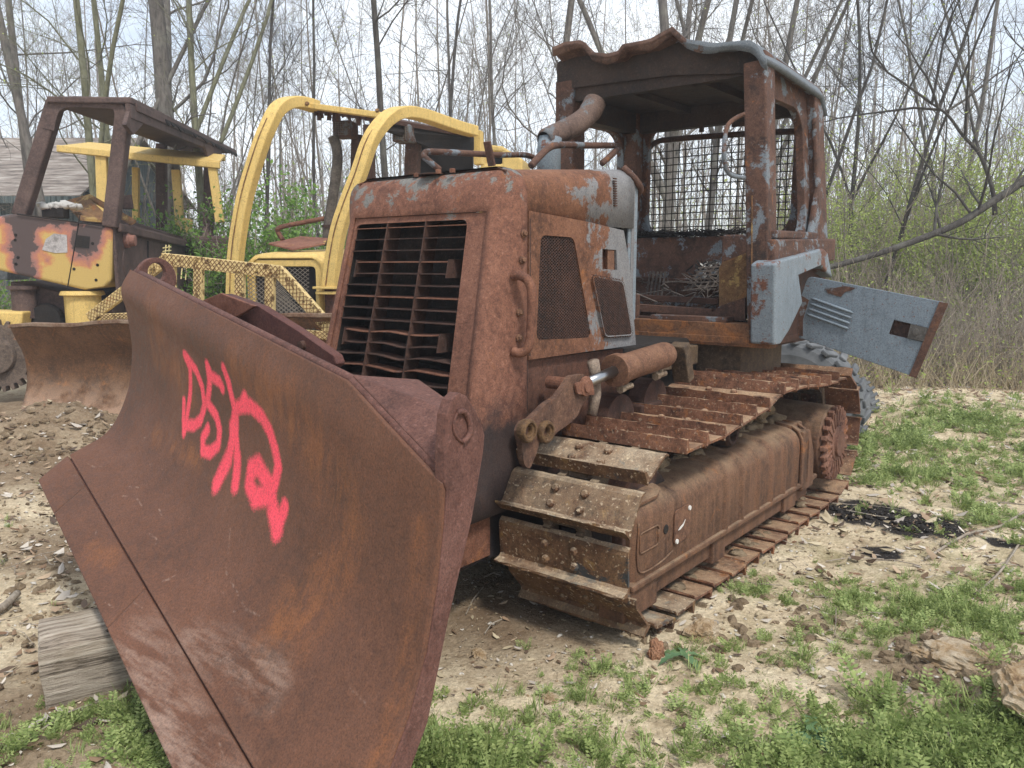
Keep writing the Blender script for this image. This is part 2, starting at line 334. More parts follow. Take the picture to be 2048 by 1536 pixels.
# ---- blade
TK = np.array([0, .14, .32, .48, .66, .83, .94, 1.])
FY = np.array([-1.231, -1.093, -.88, -.771, -.726, -.74, -.755, -.708]); FZ = np.array([.558, .648, .749, .927, 1.154, 1.365, 1.49, 1.567])
NY = np.array([-1.85, -1.70, -1.515, -1.40, -1.335, -1.30, -1.285, -1.27]); NZ = np.array([0., .11, .34, .53, .74, .93, 1.08, 1.175])
def cri(V, t):
    m = np.gradient(V, TK); i = np.clip(np.searchsorted(TK, t)-1, 0, len(TK)-2); h = TK[i+1]-TK[i]; u = (t-TK[i])/h
    return (2*u**3-3*u*u+1)*V[i]+(u**3-2*u*u+u)*h*m[i]+(-2*u**3+3*u*u)*V[i+1]+(u**3-u*u)*h*m[i+1]
def BS(s, t):
    s = np.asarray(s, float); t = np.asarray(t, float)
    return np.stack([-1.36+2.74*s+0*t, cri(FY, t)*(1-s)+cri(NY, t)*s, cri(FZ, t)*(1-s)+cri(NZ, t)*s], -1)
def ttop(s): return np.where(s < .812, 1., 1-(s-.812)/.188*.085)
def gridmesh(name, s, t, smooth=True):
    pv = BS(s, t); nv, nu = s.shape; me = bpy.data.meshes.new(name); idx = np.arange(nu*nv).reshape(nv, nu)
    q = np.stack([idx[:-1, :-1], idx[:-1, 1:], idx[1:, 1:], idx[1:, :-1]], -1).reshape(-1, 4)
    me.from_pydata(pv.reshape(-1, 3).tolist(), [], q.tolist()); return me
def segd(px, py, L):
    d = np.full(px.shape, 9.)
    for (ax, ay), (bx, by) in zip(L[:-1], L[1:]):
        vx, vy = bx-ax, by-ay; u = np.clip(((px-ax)*vx+(py-ay)*vy)/(vx*vx+vy*vy+1e-9), 0, 1); d = np.minimum(d, np.hypot(px-ax-u*vx, py-ay-u*vy))
    return d
def setattr_(me, name, val):
    a = me.attributes.new(name, 'FLOAT', 'POINT'); a.data.foreach_set('value', np.ascontiguousarray(val.reshape(-1), dtype=np.float32))
def blade_attrs(me, s, t):
    px, py = s*2.8, t*1.2; sp = np.zeros(s.shape)
    ST = [([(.312, .814), (.333, .779), (.329, .7), (.321, .614), (.317, .536)], .022), ([(.3, .636), (.305, .58), (.317, .536)], .022), ([(.317, .814), (.362, .786), (.383, .743), (.392, .679), (.379, .621), (.354, .586), (.317, .564)], .024),
          ([(.467, .793), (.458, .807), (.425, .807), (.412, .836), (.417, .779), (.404, .7), (.442, .679), (.458, .643), (.458, .593), (.433, .55), (.404, .536), (.396, .571), (.412, .614)], .025),
          ([(.479, .864), (.492, .829), (.504, .779), (.512, .75), (.504, .686)], .024), ([(.504, .686), (.508, .65), (.5, .579)], .032), ([(.5, .579), (.487, .529), (.479, .486)], .038), ([(.512, .75), (.537, .779), (.55, .814)], .028),
          ([(.517, .729), (.517, .671), (.525, .636)], .026), ([(.529, .61), (.533, .586), (.537, .529)], .034), ([(.537, .779), (.567, .8), (.604, .793), (.629, .764), (.646, .721), (.658, .679), (.654, .629), (.646, .586)], .029),
          ([(.646, .607), (.625, .614), (.6, .636), (.579, .607), (.579, .564), (.604, .543), (.637, .579)], .037), ([(.646, .586), (.658, .557), (.679, .521)], .042), ([(.679, .521), (.688, .586)], .03)]
    for L, w in ST:
        d = segd(px, py, [(a*2.8, b*1.2) for a, b in L]); sp = np.maximum(sp, np.clip(1.25-d/w*.8, 0, 1))
    setattr_(me, 'spray', sp)
    og = np.zeros(s.shape)
    for L, w in [([(.171, .914), (.185, .84), (.2, .74), (.333, .72)], .1), ([(.14, .8), (.15, .7)], .05), ([(.62, .86), (.68, .87), (.754, .81), (.817, .72), (.838, .636), (.815, .521), (.79, .42), (.76, .36)], .13), ([(.52, .9), (.6, .88)], .08), ([(.3, .05), (.36, .1)], .06), ([(.2, .45), (.4, .5)], .05), ([(.97, .8), (.99, .2)], .04)]:
        d = segd(px, py, [(a*2.8, b*1.2) for a, b in L]); og = np.maximum(og, np.clip(1.3-d/w, 0, 1))
    setattr_(me, 'orange', og); pl = np.clip(1.2-segd(px, py, [(.55*2.8, .02), (1.*2.8, .02)])/.16, 0, 1); pl = np.maximum(pl, np.clip(1-segd(px, py, [(.62*2.8, .2), (.8*2.8, .33)])/.09, 0, .8)); setattr_(me, 'pale', pl)
    rq = random.Random(11); sc_ = np.zeros(s.shape)
    LL = [([(.56, .42), (.60, .33), (.68, .31), (.72, .33)], .0028)]
    for i in range(46):
        a, b = rq.uniform(.05, .98), rq.choice([rq.uniform(.0, .35), rq.uniform(.02, .95)]); an = rq.gauss(.5, .5); L_ = rq.uniform(.005, .05); LL.append(([(a, b), (a+L_*math.cos(an)*.7, b+L_*math.sin(an))], rq.uniform(.0016, .0028)))
    for L, w in LL:
        d = segd(px, py, [(a*2.8, b*1.2) for a, b in L]); sc_ = np.maximum(sc_, np.clip(1.4-d/w, 0, .7))
    setattr_(me, 'scratch', sc_)
def blade_patch(name, s0, s1, t0, t1f, nu, nv, parent, th=.03, mat=None):
    u, v = np.meshgrid(np.linspace(s0, s1, nu), np.linspace(0, 1, nv)); t = t0+(t1f(u)-t0)*v
    me = gridmesh(name, u, t); blade_attrs(me, u, t); o = link(name, me, mat or MBL, parent, smooth=True); thick(o, th, 0); return o
bl = blade_patch('blade', 0, 1, .149, ttop, 460, 220, DZ, .03)
seam = .143
for nm, s0, s1 in (('end_bit', 0., .1305), ('cutting_edge', .1345, .469), ('cutting_edge', .4725, .86), ('end_bit', .8635, 1.)):
    blade_patch(nm, s0, s1, 0, lambda u: 0*u+seam, int(10+300*(s1-s0)), 40, bl, .034)
def BP(s, t, back=0):
    p = Vector(BS(s, t).tolist()); return p+Vector((0, back, 0))
for s_ in (.1325, .4708, .8617):   # black strips paint the shade in the butt joints between the cutting edges
    m = MB(); m.tube([BP(s_, t_/12*.14, -.012) for t_ in range(13)], .006, 6); m.build('joint_shade', MBK, bl)
m = MB()   # dark backing seen through the seams, thick rear skin
m.grid(lambda u, v: BP(.004+u*.992, .02+v*.90, .035), 40, 20); o = m.build('blade_backing', MBL2, bl, smooth=True); thick(o, .02, 1)
# top rim strip along cut edge + sloped gusset plate behind the cut corner
K = BP(.812, 1, .012); Tn = BP(1, .915, .012)
m = MB(); m.plate([K, BP(1, .915, .012), Vector((1.36, -1.13, 1.16)), Vector((.98, -.98, 1.225))], .02); m.build('corner_gusset', MBL2, bl, bevel=.004)
m = MB(); m.tube([BP(0, .96, .012), BP(.01, 1, .012), BP(.4, 1, .012), K, Tn], .017, 8); m.build('top_rim', MBL2, bl, smooth=True)
# near side plate with eye
X1 = 1.385
out = A.PP([(889, 966), (889, 900), (893, 830), (903, 800), (918, 785), (934, 792), (948, 815), (962, 843), (970, 870), (967, 905), (944, 1040), (897, 1242), (856, 1444), (823, 1536), (776, 1640), (700, 1760)], 'x', X1)
back = [Vector((X1, BS(1, t)[1], BS(1, t)[2])) for t in (.05, .14, .22, .32, .42, .55, .7, .83, .9)]
m = MB(); m.plate(out+back, .035, holes=[], d=(-1, 0, 0)); sp_ = m.build('side_plate', MBL2, bl, bevel=.006)
ring = []
c = A.P(925, 850, 'x', X1); m = MB()
pts = A.PP([(915+0, 826), (925, 822), (934, 830), (940, 850), (939, 868), (930, 880), (925, 884)], 'x', X1+.004); m.tube(cr(pts, 4), .008, 6)
pts = A.PP([(915, 826), (908, 842), (908, 862), (915, 876), (925, 884)], 'x', X1+.002); m.tube(cr(pts, 4), .004, 6)
m.build('lifting_eye', MBL2, sp_, smooth=True)
# far ear (ring) on the far top corner
c = A.P(308, 556, 'x', -1.30); m = MB(); n = 20
oo = [Vector((-1.30, c.y+.105*math.cos(R(a)), c.z+.105*math.sin(R(a)))) for a in range(-60, 245, 16)]
hh = [Vector((-1.30, c.y+.048*math.cos(R(a)), c.z+.03+.048*math.sin(R(a)))) for a in range(0, 360, 24)]
m.plate(oo, .035, [hh]); m.build('far_eye_plate', MBL2, bl, bevel=.004)
# beam behind the blade's top (tilt frame)
y0 = -.62
m = MB(); pa = A.PP([(398, 606), (447, 588), (517, 612), (600, 664), (668, 712), (674, 728), (640, 760), (520, 720)], 'y', y0)
m.plate(pa, .05, d=(0, 1, 0)); m.build('blade_frame_beam', rust('rust_plum', (.07, .03, .03), (.12, .05, .048), (.17, .08, .07), orange=.72, mott=.2), bl, bevel=.008)
m = MB(); pa = A.PP([(398, 606), (447, 586), (517, 612), (470, 640)], 'y', y0-.02); m.plate(pa, .018, d=(0, -1, 0)); m.build('blade_frame_cap', rust('rust_cap', (.12, .05, .04), (.22, .09, .06), (.3, .14, .1), orange=.6), bl, bevel=.004)
m = MB(); c = A.P(607, 690, 'y', y0); m.lathe(c, (0, -1, 0), [(0, .02), (.02, .018), (.022, .01)], 12)
m.tube([BP(.5, .6, .05), Vector((0, -.4, .6))], .05, 10); m.build('beam_pin', MCD, bl)
# push arms / C-frame from the blade back to the hull
fr = MB()
for x in (-.42, .42): fr.box(x-.09, x+.09, -1.15, 1.0, .27, .50)
fr.box(-.6, .6, -1.1, -.9, .3, .55); fr.box(-.3, .3, -.25, 1.5, .38, .7)
o = fr.build('push_frame', MLOW, DZ, bevel=.012)
m = MB(); m.plate([(-.5, -.34, .515), (.56, -.34, .515), (.56, .12, .56), (-.5, .12, .56)], .014, d=(0, 0, 1)); m.box(.2, .34, -.30, -.22, .53, .56); m.box(.36, .44, -.26, -.2, .53, .575); m.build('front_deck', MLOW, DZ, bevel=.004)
m = MB(); m.box(.505, .525, -.33, -.1, .3, .49); m.build('torn_plate', MR, DZ)
# ---- hull under hood
m = MB(); m.box(-.46, .50, -.05, 2.6, .42, 1.14); m.box(-.35, .35, .1, 2.7, .3, .45); m.build('hull', MBK, DZ, bevel=.02)
# ---- nose shell
def yf(z): return -.2+.247*(z-1.02) if z < 1.83 else [0., .006, .018, .034, .055, .08][min(5, int((z-1.83)/.035))]
def hw(z): return .56 if z < 1.95 else (.555, .54, .51, .47)[min(3, int((z-1.95)/.02))]
rows = [.5, .62, .8, 1.0, 1.2, 1.4, 1.6, 1.8, 1.83, 1.865, 1.9, 1.935, 1.965, 1.985, 2.0, 2.012, 2.02]
yfs = {1.83: 0., 1.865: .004, 1.9: .012, 1.935: .024, 1.965: .04, 1.985: .056, 2.0: .072, 2.012: .09, 2.02: .108}
hws = {1.9: .559, 1.935: .555, 1.965: .543, 1.985: .525, 2.0: .503, 2.012: .47, 2.02: .43}
def lv(z):
    y = yfs.get(z, yf(z)); w = hws.get(z, .56); xf = .45+.055*max(0, (1.96-z)/.94); xf = min(xf, w-.02)
    L = []
    for sx in (-1, 1):
        q = [Vector((sx*w, .112, z)), Vector((sx*(w-.006), .07, z)), Vector((sx*(xf+.03), y+.02, z)), Vector((sx*(xf+.008), y+.003, z)), Vector((sx*(xf-.02), y, z))]
        L += q if sx < 0 else q[::-1]
    return L
m = MB(); vs = []
for z in rows: vs += lv(z)
n = 10; fs = []
zr = [i for i, z in enumerate(rows) if z >= 1.83][0]
for i in range(len(rows)-1):
    for k in range(n-1):
        if k == 4 and i < zr: continue
        fs.append((i*n+k, i*n+k+1, (i+1)*n+k+1, (i+1)*n+k))
fs.append(tuple((len(rows)-1)*n+k for k in range(n)))
m.add(vs, fs); nose = m.build('nose_shell', MN, DZ, smooth=True); thick(nose, .012, -1)
# front panel around the grille opening
def FPt(x, z, d=0): return Vector((x, yf(min(z, 1.829))+d-.001, z))
def xfz(z): return .45+.055*max(0, (1.96-z)/.94)-.02
ol = [FPt(-xfz(.5), .5), FPt(xfz(.5), .5), FPt(xfz(1.829), 1.829), FPt(-xfz(1.829), 1.829)]
def opx(z): return (-.47+.0*(1.8-z), .325+.055*(1.8-z))
hole = roundpoly([FPt(-.455, .62), FPt(.385, .62), FPt(.325, 1.80), FPt(-.425, 1.80)], .035)
m = MB(); m.plate(ol, .012, [hole], d=(0, 1, 0)); fp = m.build('grille_surround', MN, DZ)
# inner walls and radiator
m = MB()
for s, xs in ((-1, (-.46, -.43)), (1, (.39, .33))):
    m.add([FPt(xs[0], .6, .012), FPt(xs[1], 1.81, .012), FPt(xs[1], 1.81, .24), FPt(xs[0], .6, .24)], [(0, 1, 2, 3)])
m.add([FPt(-.43, 1.81, .012), FPt(.33, 1.81, .012), FPt(.33, 1.81, .24), FPt(-.43, 1.81, .24)], [(0, 1, 2, 3)]); o = m.build('grille_duct', MBK, DZ); thick(o, .006, 0)
m = MB()
m.add([FPt(-.47, .55, .17), FPt(.42, .55, .17), FPt(.35, 1.82, .17), FPt(-.44, 1.82, .17)], [(0, 1, 2, 3)])
for i in range(38):
    x = -.45+i*.023; m.add([FPt(x, .56, .165), FPt(x+.004, .56, .165), FPt(x+.003, 1.8, .165), FPt(x, 1.8, .165)], [(0, 1, 2, 3)])
m.build('radiator', rust('radiator', (.01, .01, .012), (.03, .026, .026), (.07, .05, .045), orange=.75), DZ)
# grille: slats and dividers
gr = empty('grille', (0, 0, 0)); gr.parent = DZ
def xl(z): return -.425-.03*(1.8-z)/1.18
def xr(z): return .325+.06*(1.8-z)/1.18
rnd = random.Random(4)
dv = [(-.195, -.215), (.065, .075)]
for j in range(21):
    z = 1.775-j*.0555; a, b = xl(z), xr(z); short = j in (3, 4, 9, 10, 17, 18)
    if short: b -= .085; a += .05 if j < 16 else 0
    bend = [0, 0, 0]
    if 8 < j < 16: bend = [0, rnd.uniform(.004, .018), rnd.uniform(0, .01)]
    P_ = []
    N_ = 24
    for i in range(N_+1):
        x = a+(b-a)*i/N_; e = 0
        if 8 < j < 17:
            e = -.016*math.exp(-((x-.02)/.07)**2)*(j-8)/6+.008*math.sin(x*17+j)*(.5)
        P_.append((x, z+e))
    mm = MB()
    vs = []
    for x, zz in P_:
        for d, dz in ((0, 0), (0, .0045), (.075, .0085), (.075, .004)): vs.append(FPt(x, zz, d+.004)+Vector((0, 0, dz)))
    fs = [(i*4+k, i*4+(k+1) % 4, i*4+4+(k+1) % 4, i*4+4+k) for i in range(N_) for k in range(4)]+[(3, 2, 1, 0), tuple(N_*4+k for k in range(4))]
    mm.add(vs, fs); mm.build('slat', MCD if j % 3 else MR, gr)
for x0, x1 in dv:
    m = MB(); vs = []
    for z, x in ((.63, x1), (1.8, x0)):
        for d, e in ((-.003, -.003), (-.003, .003), (.09, .003), (.09, -.003)): vs.append(FPt(x, z, d)+Vector((e, 0, 0)))
    m.add(vs, [(0, 1, 2, 3), (7, 6, 5, 4)]+[(k, (k+1) % 4, 4+(k+1) % 4, 4+k) for k in range(4)]); m.build('divider', MCD, gr)
for j, sd_ in ((3, 1), (3, -1), (9, 1), (9, -1), (17, 1)):
    z1 = 1.79-j*.0555; z0 = z1-.085; x = xr(z1)-.085 if sd_ > 0 else xl(z1)+.05
    m = MB(); m.add([FPt(x, z0, -.005), FPt(x, z1, -.005), FPt(x+.012*sd_, z1, .15), FPt(x+.012*sd_, z0, .15)], [(0, 1, 2, 3)]); o = m.build('slat_bracket', MCD, gr); thick(o, .005, 0)
# ---- hood top and side
def htop(y): return 2.02+.085*(y-.115)/.95
m = MB()
def hsec(y):
    zt = htop(y); L = []
    for sx, order in ((-1, 1), (1, -1)):
        q = [(sx*.56, 1.79), (sx*.56, zt-.108), (sx*.56, zt-.098), (sx*.555, zt-.072), (sx*.543, zt-.045), (sx*.508, zt-.015), (sx*.46, zt-.002), (sx*.45, zt)]
        L += q[::order]
    return [Vector((x, y, z)) for x, z in L]
vs = []; ys = [.116, .13, .35, .6, .85, .94, 1.06]
for y in ys: vs += hsec(y)
n = 16; fs = [(i*n+k, i*n+k+1, (i+1)*n+k+1, (i+1)*n+k) for i in range(len(ys)-1) for k in range(n-1)]
m.add(vs, fs); hood = m.build('hood', MRH, DZ, smooth=True); thick(hood, .01, -1)
m = MB(); m.plate([(-.5, 1.055, 1.2), (.55, 1.055, 1.2), (.55, 1.055, 2.02), (.48, 1.055, 2.09), (-.48, 1.055, 2.09), (-.5, 1.055, 2.02)], .03, d=(0, 1, 0)); m.build('firewall', MRH, DZ)
# blue cowl strip at the rear of the hood
m = MB(); m.plate([(.535, 1.03, 1.3), (.535, 1.12, 1.3), (.535, 1.12, 2.0), (.50, 1.12, 2.10), (.50, 1.06, 2.10), (.535, 1.03, 2.0)], .012, d=(1, 0, 0)); m.build('cowl_strip', MBF, DZ, bevel=.003)
m = MB()
for i in range(12): 
    z = 1.895+i*.0122; y = .862-.001*i; m.box(.5605, .569, y-.014, y+.014, z, z+.006)
m.build('vent_louvre', MCD, hood)
def SX(pts, x): return A.PP(pts, 'x', x)
dx = .562
door_o = [Vector((dx, .117, 1.835)), Vector((dx, .60, 1.805)), Vector((dx, .93, 1.775)), Vector((dx, 1.0, 1.60)), Vector((dx, 1.085, 1.165)), Vector((dx, .117, 1.172))]
s1 = roundpoly(SX([(1068, 680), (1077, 470), (1143, 475), (1178, 675)], dx), .035, 4)
s2 = roundpoly(SX([(1200, 676), (1173, 548), (1238, 560), (1258, 672)], dx), .035, 4)
lt = SX([(1200, 498), (1228, 500), (1230, 540), (1200, 538)], dx)
m = MB(); m.plate(door_o, .014, [s1, s2, lt], d=(1, 0, 0)); sdoor = m.build('side_door', MRH, DZ)
m = MB(); m.add([(.49, .13, 1.19), (.49, 1.05, 1.19), (.49, 1.05, 1.8), (.49, .13, 1.8)], [(0, 1, 2, 3)]); m.build('engine_bay_backing', MBK, DZ)
def screen(poly, x, pitch, r, ang, bulge=0):
    pts = [(p.y, p.z) for p in poly]; cy = sum(p[0] for p in pts)/len(pts); cz = sum(p[1] for p in pts)/len(pts); m = MB()
    for a in (ang, 180-ang):
        d = (math.cos(R(a)), math.sin(R(a))); nn = (-d[1], d[0]); ts = [(p[0]-cy)*nn[0]+(p[1]-cz)*nn[1] for p in pts]; k = math.floor(min(ts)/pitch)*pitch
        while k < max(ts):
            hits = []
            for i in range(len(pts)):
                a0, a1 = pts[i], pts[(i+1) % len(pts)]; t0 = (a0[0]-cy)*nn[0]+(a0[1]-cz)*nn[1]-k; t1 = (a1[0]-cy)*nn[0]+(a1[1]-cz)*nn[1]-k
                if t0*t1 < 0:
                    u = t0/(t0-t1); hits.append((a0[0]+(a1[0]-a0[0])*u, a0[1]+(a1[1]-a0[1])*u))
            if len(hits) >= 2:
                h0, h1 = hits[0], hits[1]; m.beam((x, h0[0], h0[1]), (x+.0005, h1[0], h1[1]), r, .002, up=(1, 0, 0))
            k += pitch
    return m
m = screen(s1, dx+.006, .0125, .0042, 32); m.build('mesh_screen', MCD, sdoor)
m = screen(s2, dx+.028, .0115, .0045, 28)
a_, b_, c_, d_ = SX([(1200, 676), (1173, 548), (1238, 560), (1258, 672)], dx)
m.build('mesh_screen', MCD, sdoor)
m = MB(); ins = [p+Vector((.03, 0, 0))+(Vector((dx, sum(q.y for q in s2)/len(s2), sum(q.z for q in s2)/len(s2)))-p)*.06 for p in s2]
k = len(s2); m.add(s2+ins, [(i, (i+1) % k, k+(i+1) % k, k+i) for i in range(k)]); o = m.build('screen_rim', MRH, sdoor); thick(o, .006, 0)
m = MB(); lp = [p+Vector((-.02, 0, 0)) for p in lt]; m.add(lt+lp, [(i, (i+1) % 4, 4+(i+1) % 4, 4+i) for i in range(4)]+[(4, 5, 6, 7)])
cc = sum(lt, Vector())/4; m.box(.548, .568, cc.y-.005, cc.y+.045, cc.z-.05, cc.z+.05); m.build('latch_recess', MR, sdoor)
m = MB(); m.lathe((.566, cc.y+.02, cc.z), (1, 0, 0), [(0, .022), (.006, .02), (.007, .008), (-.004, .007)], 14); m.box(.566, .572, cc.y-.012, cc.y+.05, cc.z-.055, cc.z+.045); m.build('latch_lock', MCY, sdoor)
m = MB(); m.plate([(.545, .117, 1.168), (.545, 1.0, 1.15), (.545, 1.0, .72), (.545, .6, .6), (.545, .117, .56)], .012, d=(-1, 0, 0)); m.build('lower_side_panel', MLOW, DZ)
m = MB(); m.tube([(.568, .113, .56), (.568, .113, 1.17)], .006, 6); m.tube([(.571, .126, 1.19), (.571, .126, 1.80)], .008, 6); m.build('door_hinge', MCD, DZ)
# handle on nose
hx = .575; pts = [A.P(1028, 552, 'x', .565), A.P(1040, 551, 'x', .60), A.P(1056, 562, 'x', .63), A.P(1064, 588, 'x', .645), A.P(1063, 640, 'x', .645), A.P(1059, 685, 'x', .64), A.P(1050, 702, 'x', .62), A.P(1036, 706, 'x', .59), A.P(1026, 702, 'x', .565)]
m = MB(); m.tube(cr(pts, 5), .021, 12); m.build('grab_handle', MR, DZ, smooth=True)
a, b, c = Vector((.505, -.2, 1.02)), Vector((.45, 0, 1.83)), Vector((.56, .112, 1.4))
for px, py in ((1048, 467), (1045, 520), (967, 622), (998, 652), (966, 674), (1040, 625), (1039, 676)):
    p = A.onplane(px, py, a, b, c)+Vector((.0, 0, 0)); nrm = (b-a).cross(c-a).normalized(); nrm = nrm if nrm.x > 0 else -nrm
    if px > 1010: p = A.P(px, py, 'x', .573); nrm = Vector((1, -.3, 0)).normalized()
    m = MB(); m.lathe(p, nrm, [(-.012, .017), (.004, .017), (.006, .011)], 16); m.lathe(p, nrm, [(.006, .011), (.016, .011), (.018, .008)], 6); m.build('bolt', MCY, nose)
for px, py in ((833, 352), (877, 345), (905, 343)):
    p = A.P(px, py, 'z', 2.022); m = MB(); m.lathe(p, (0, 0, 1), [(-.005, .014), (.012, .014), (.014, .01)], 6); m.build('bolt', MR, nose)
m = MB(); p = A.P(868, 350, 'z', 2.021); m.lathe(p, (0, 0, 1), [(0, .07), (.004, .068), (.005, .03)], 20); m.build('filler_rim', MCD, hood)
# rails on top of the hood
def rail(pts, r, name='hand_rail', mat=None):
    m = MB(); m.tube(cr(pts, 5), r, 10); m.build(name, mat or MC, DZ, smooth=True)
pl = lambda *L: [A.P(px, py, 'x', x) for px, py, x in L]
rail(pl((880, 340, -.35), (858, 322, -.38), (848, 312, -.4), (854, 304, -.4), (880, 304, -.4), (940, 307, -.42), (1000, 310, -.44), (1050, 310, -.46), (1072, 318, -.48)), .018)
rail(pl((1062, 332, .0), (1078, 314, 0), (1098, 296, -.02), (1120, 290, -.03), (1180, 291, -.1), (1228, 291, -.16), (1238, 294, -.17), (1226, 307, -.1), (1205, 326, .0)), .02)
rail(pl((1247, 335, .5), (1262, 350, .54), (1276, 366, .56), (1281, 380, .55), (1270, 388, .5), (1250, 392, .46)), .018)
m = MB(); a = A.P(984, 332, 'x', -.3); b = A.P(974, 283, 'x', -.3); m.beam(a, b, .05, .015); m.build('rail_bracket', MC, DZ, bevel=.003)
# exhaust stack
m = MB(); e = [A.P(*q, 'x', -.25) for q in ((1098, 330), (1098, 300), (1100, 276))]
m.tube([e[0]-Vector((0, 0, .2)), e[1], e[2]], .075, 16); m.build('exhaust_stack', MBF, DZ, smooth=True)
e = [A.P(*q, 'x', -.25) for q in ((1088, 280), (1112, 268), (1140, 256), (1165, 240), (1180, 224), (1190, 205))]
m = MB(); m.tube(cr(e, 4), [.05]*1+[.062]*5+[.066]*10+[.072]*5, 18, cap=False); o = m.build('exhaust_elbow', rust('pipe', (.07, .045, .04), (.15, .105, .09), (.22, .16, .14), paint=(.13, .14, .15), pamt=.45, psc=3), DZ, smooth=True); thick(o, .006, 0)
# ---- canopy cab
CY = 1.95
def post(name, a, b, w, d, mat=MC): m = MB(); m.beam(a, b, w, d, up=(0, 1, 0)); return m.build(name, mat, DZ, bevel=.012, seg=3)
post('canopy_post', (.945, 1.97, 1.12), (.845, 1.97, 2.76), .135, .15)
m = MB(); m.tube([(.90, 1.892, 1.25), (.868, 1.892, 2.0)], .004, 6); m.build('weld_bead', MYR, DZ)
post('canopy_post', (-.50, 2.02, 1.15), (-.52, 2.02, 2.85), .15, .15)
# panels with rounded openings: rear, left side, right side
def W2(f, o_, h_, th, d, name, mat=MC):
    m = MB(); m.plate([f(*p) for p in o_], th, [[f(*p) for p in h_]], d=d); return m.build(name, mat, DZ, bevel=.006)
W2(lambda x, z: Vector((x, 2.92, z)), [(-.60, 1.72), (.96, 1.72), (.84, 2.76), (-.58, 2.78)], rrect(-.40, .73, 1.80, 2.66, .16), .05, (0, 1, 0), 'rear_window_frame')
xs = lambda z: 1.015-.083*(z-1.14)
W2(lambda y, z: Vector((xs(z)-.10, y, z)), [(1.96, 1.64), (2.97, 1.64), (2.97, 2.76), (1.96, 2.76)], rrect(2.045, 2.72, 1.78, 2.60, .16), .055, (1, 0, 0), 'side_window_frame')
W2(lambda y, z: Vector((-.56, y, z)), [(2.0, 1.2), (2.95, 1.2), (2.95, 2.8), (2.0, 2.8)], rrect(2.12, 2.82, 1.3, 2.60, .18), .06, (-1, 0, 0), 'side_window_frame')
post('canopy_post', (.915, 2.90, 1.66), (.815, 2.90, 2.76), .15, .17)
post('canopy_post', (-.52, 2.90, 1.2), (-.52, 2.90, 2.78), .15, .15)
m = MB(); m.plate([(xs(1.62)-.02, 2.30, 1.66), (xs(2)-.02, 2.66, 1.7), (xs(2)-.02, 2.8, 2.1), (xs(2.5)-.02, 2.8, 2.55), (xs(2.5)-.02, 2.86, 2.6), (xs(1.6)-.02, 2.86, 1.66)], .03, d=(1, 0, 0)); m.build('corner_brace', MC, DZ, bevel=.01)
# side sill beam, front sill beam, floor
m = MB(); m.beam((.955, 1.9, 1.67), (.975, 2.98, 1.70), .12, .15); m.beam((.975, 1.95, 1.775), (.93, 2.98, 1.79), .06, .05); m.build('side_sill', MC, DZ, bevel=.012)
m = MB(); m.box(.0, 1.015, 1.895, 2.03, 1.105, 1.245); m.box(.02, .88, 1.888, 1.894, 1.12, 1.165); m.build('front_sill', rust('rust_sill', (.09, .045, .03), (.2, .1, .055), (.3, .16, .09), orange=.52), DZ, bevel=.008)
m = MB(); m.box(-.55, .98, 2.0, 2.95, 1.11, 1.15); m.box(.1, .9, 2.03, 2.3, 1.15, 1.19); m.box(.93, .985, 2.06, 2.15, 1.25, 1.66); m.build('cab_floor', MCD, DZ, bevel=.004)
m = MB(); m.plate([(.93, 2.05, 1.1), (.96, 2.95, 1.1), (.96, 2.95, 1.65), (.93, 2.05, 1.65)], .03, d=(1, 0, 0)); m.build('cab_side_panel', MCD, DZ)
# rear interior wall, console, seat wreck
m = MB(); m.box(-.55, .9, 2.72, 2.9, 1.45, 1.80); m.box(.42, .9, 2.5, 2.8, 1.3, 1.80); m.box(-.5, .4, 2.55, 2.6, 1.18, 1.5); m.build('rear_bulkhead', MC, DZ, bevel=.01)
m = MB(); pa = A.PP([(1437, 640), (1437, 536), (1443, 525), (1494, 505), (1494, 600), (1488, 622), (1470, 641)], 'y', 2.12); m.plate(pa, .22, d=(0, 1, 0)); m.build('side_console', MYR, DZ, bevel=.008)
m = MB(); pa = A.PP([(1400, 641), (1440, 612), (1490, 595), (1490, 641)], 'y', 2.08); m.plate(pa, .02, d=(0, 1, 0)); m.build('console_fillet', MC, DZ)
m = MB()
m.box(-.2, .5, 2.2, 2.6, 1.26, 1.29); m.box(-.2, .5, 2.2, 2.23, 1.18, 1.3)
m.beam((-.3, 2.15, 1.38), (.55, 2.2, 1.36), .03, .04); m.beam((-.3, 2.5, 1.5), (.45, 2.55, 1.47), .02, .03); m.beam((.1, 2.1, 1.22), (.62, 2.15, 1.22), .2, .05); m.beam((-.1, 2.05, 1.24), (.3, 2.08, 1.23), .14, .04)
m.build('seat_base', MCD, DZ, bevel=.004)
m = MB(); m.beam((.2, 1.98, 1.26), (.72, 2.0, 1.26), .12, .03); m.beam((-.1, 2.1, 1.31), (.55, 2.12, 1.29), .05, .05); m.tube([(.05, 2.0, 1.2), (.05, 2.0, 1.40)], .025, 8); m.tube([(.4, 2.3, 1.3), (.62, 2.15, 1.56)], .005, 5); m.build('floor_rail', MC, DZ, bevel=.004)
m = MB(); rn = random.Random(9)
for i in range(7): m.beam((.2+i*.045, 2.4, 1.42), (.32+i*.045, 2.46, 1.60), .008, .01); m.beam((.18+i*.02, 2.4, 1.42+i*.026), (.5+i*.02, 2.44, 1.44+i*.026), .008, .01)
for i in range(5): m.tube([(-.1+i*.03, 2.4, 1.35), (-.08+i*.03, 2.42, 1.55)], .008, 5)

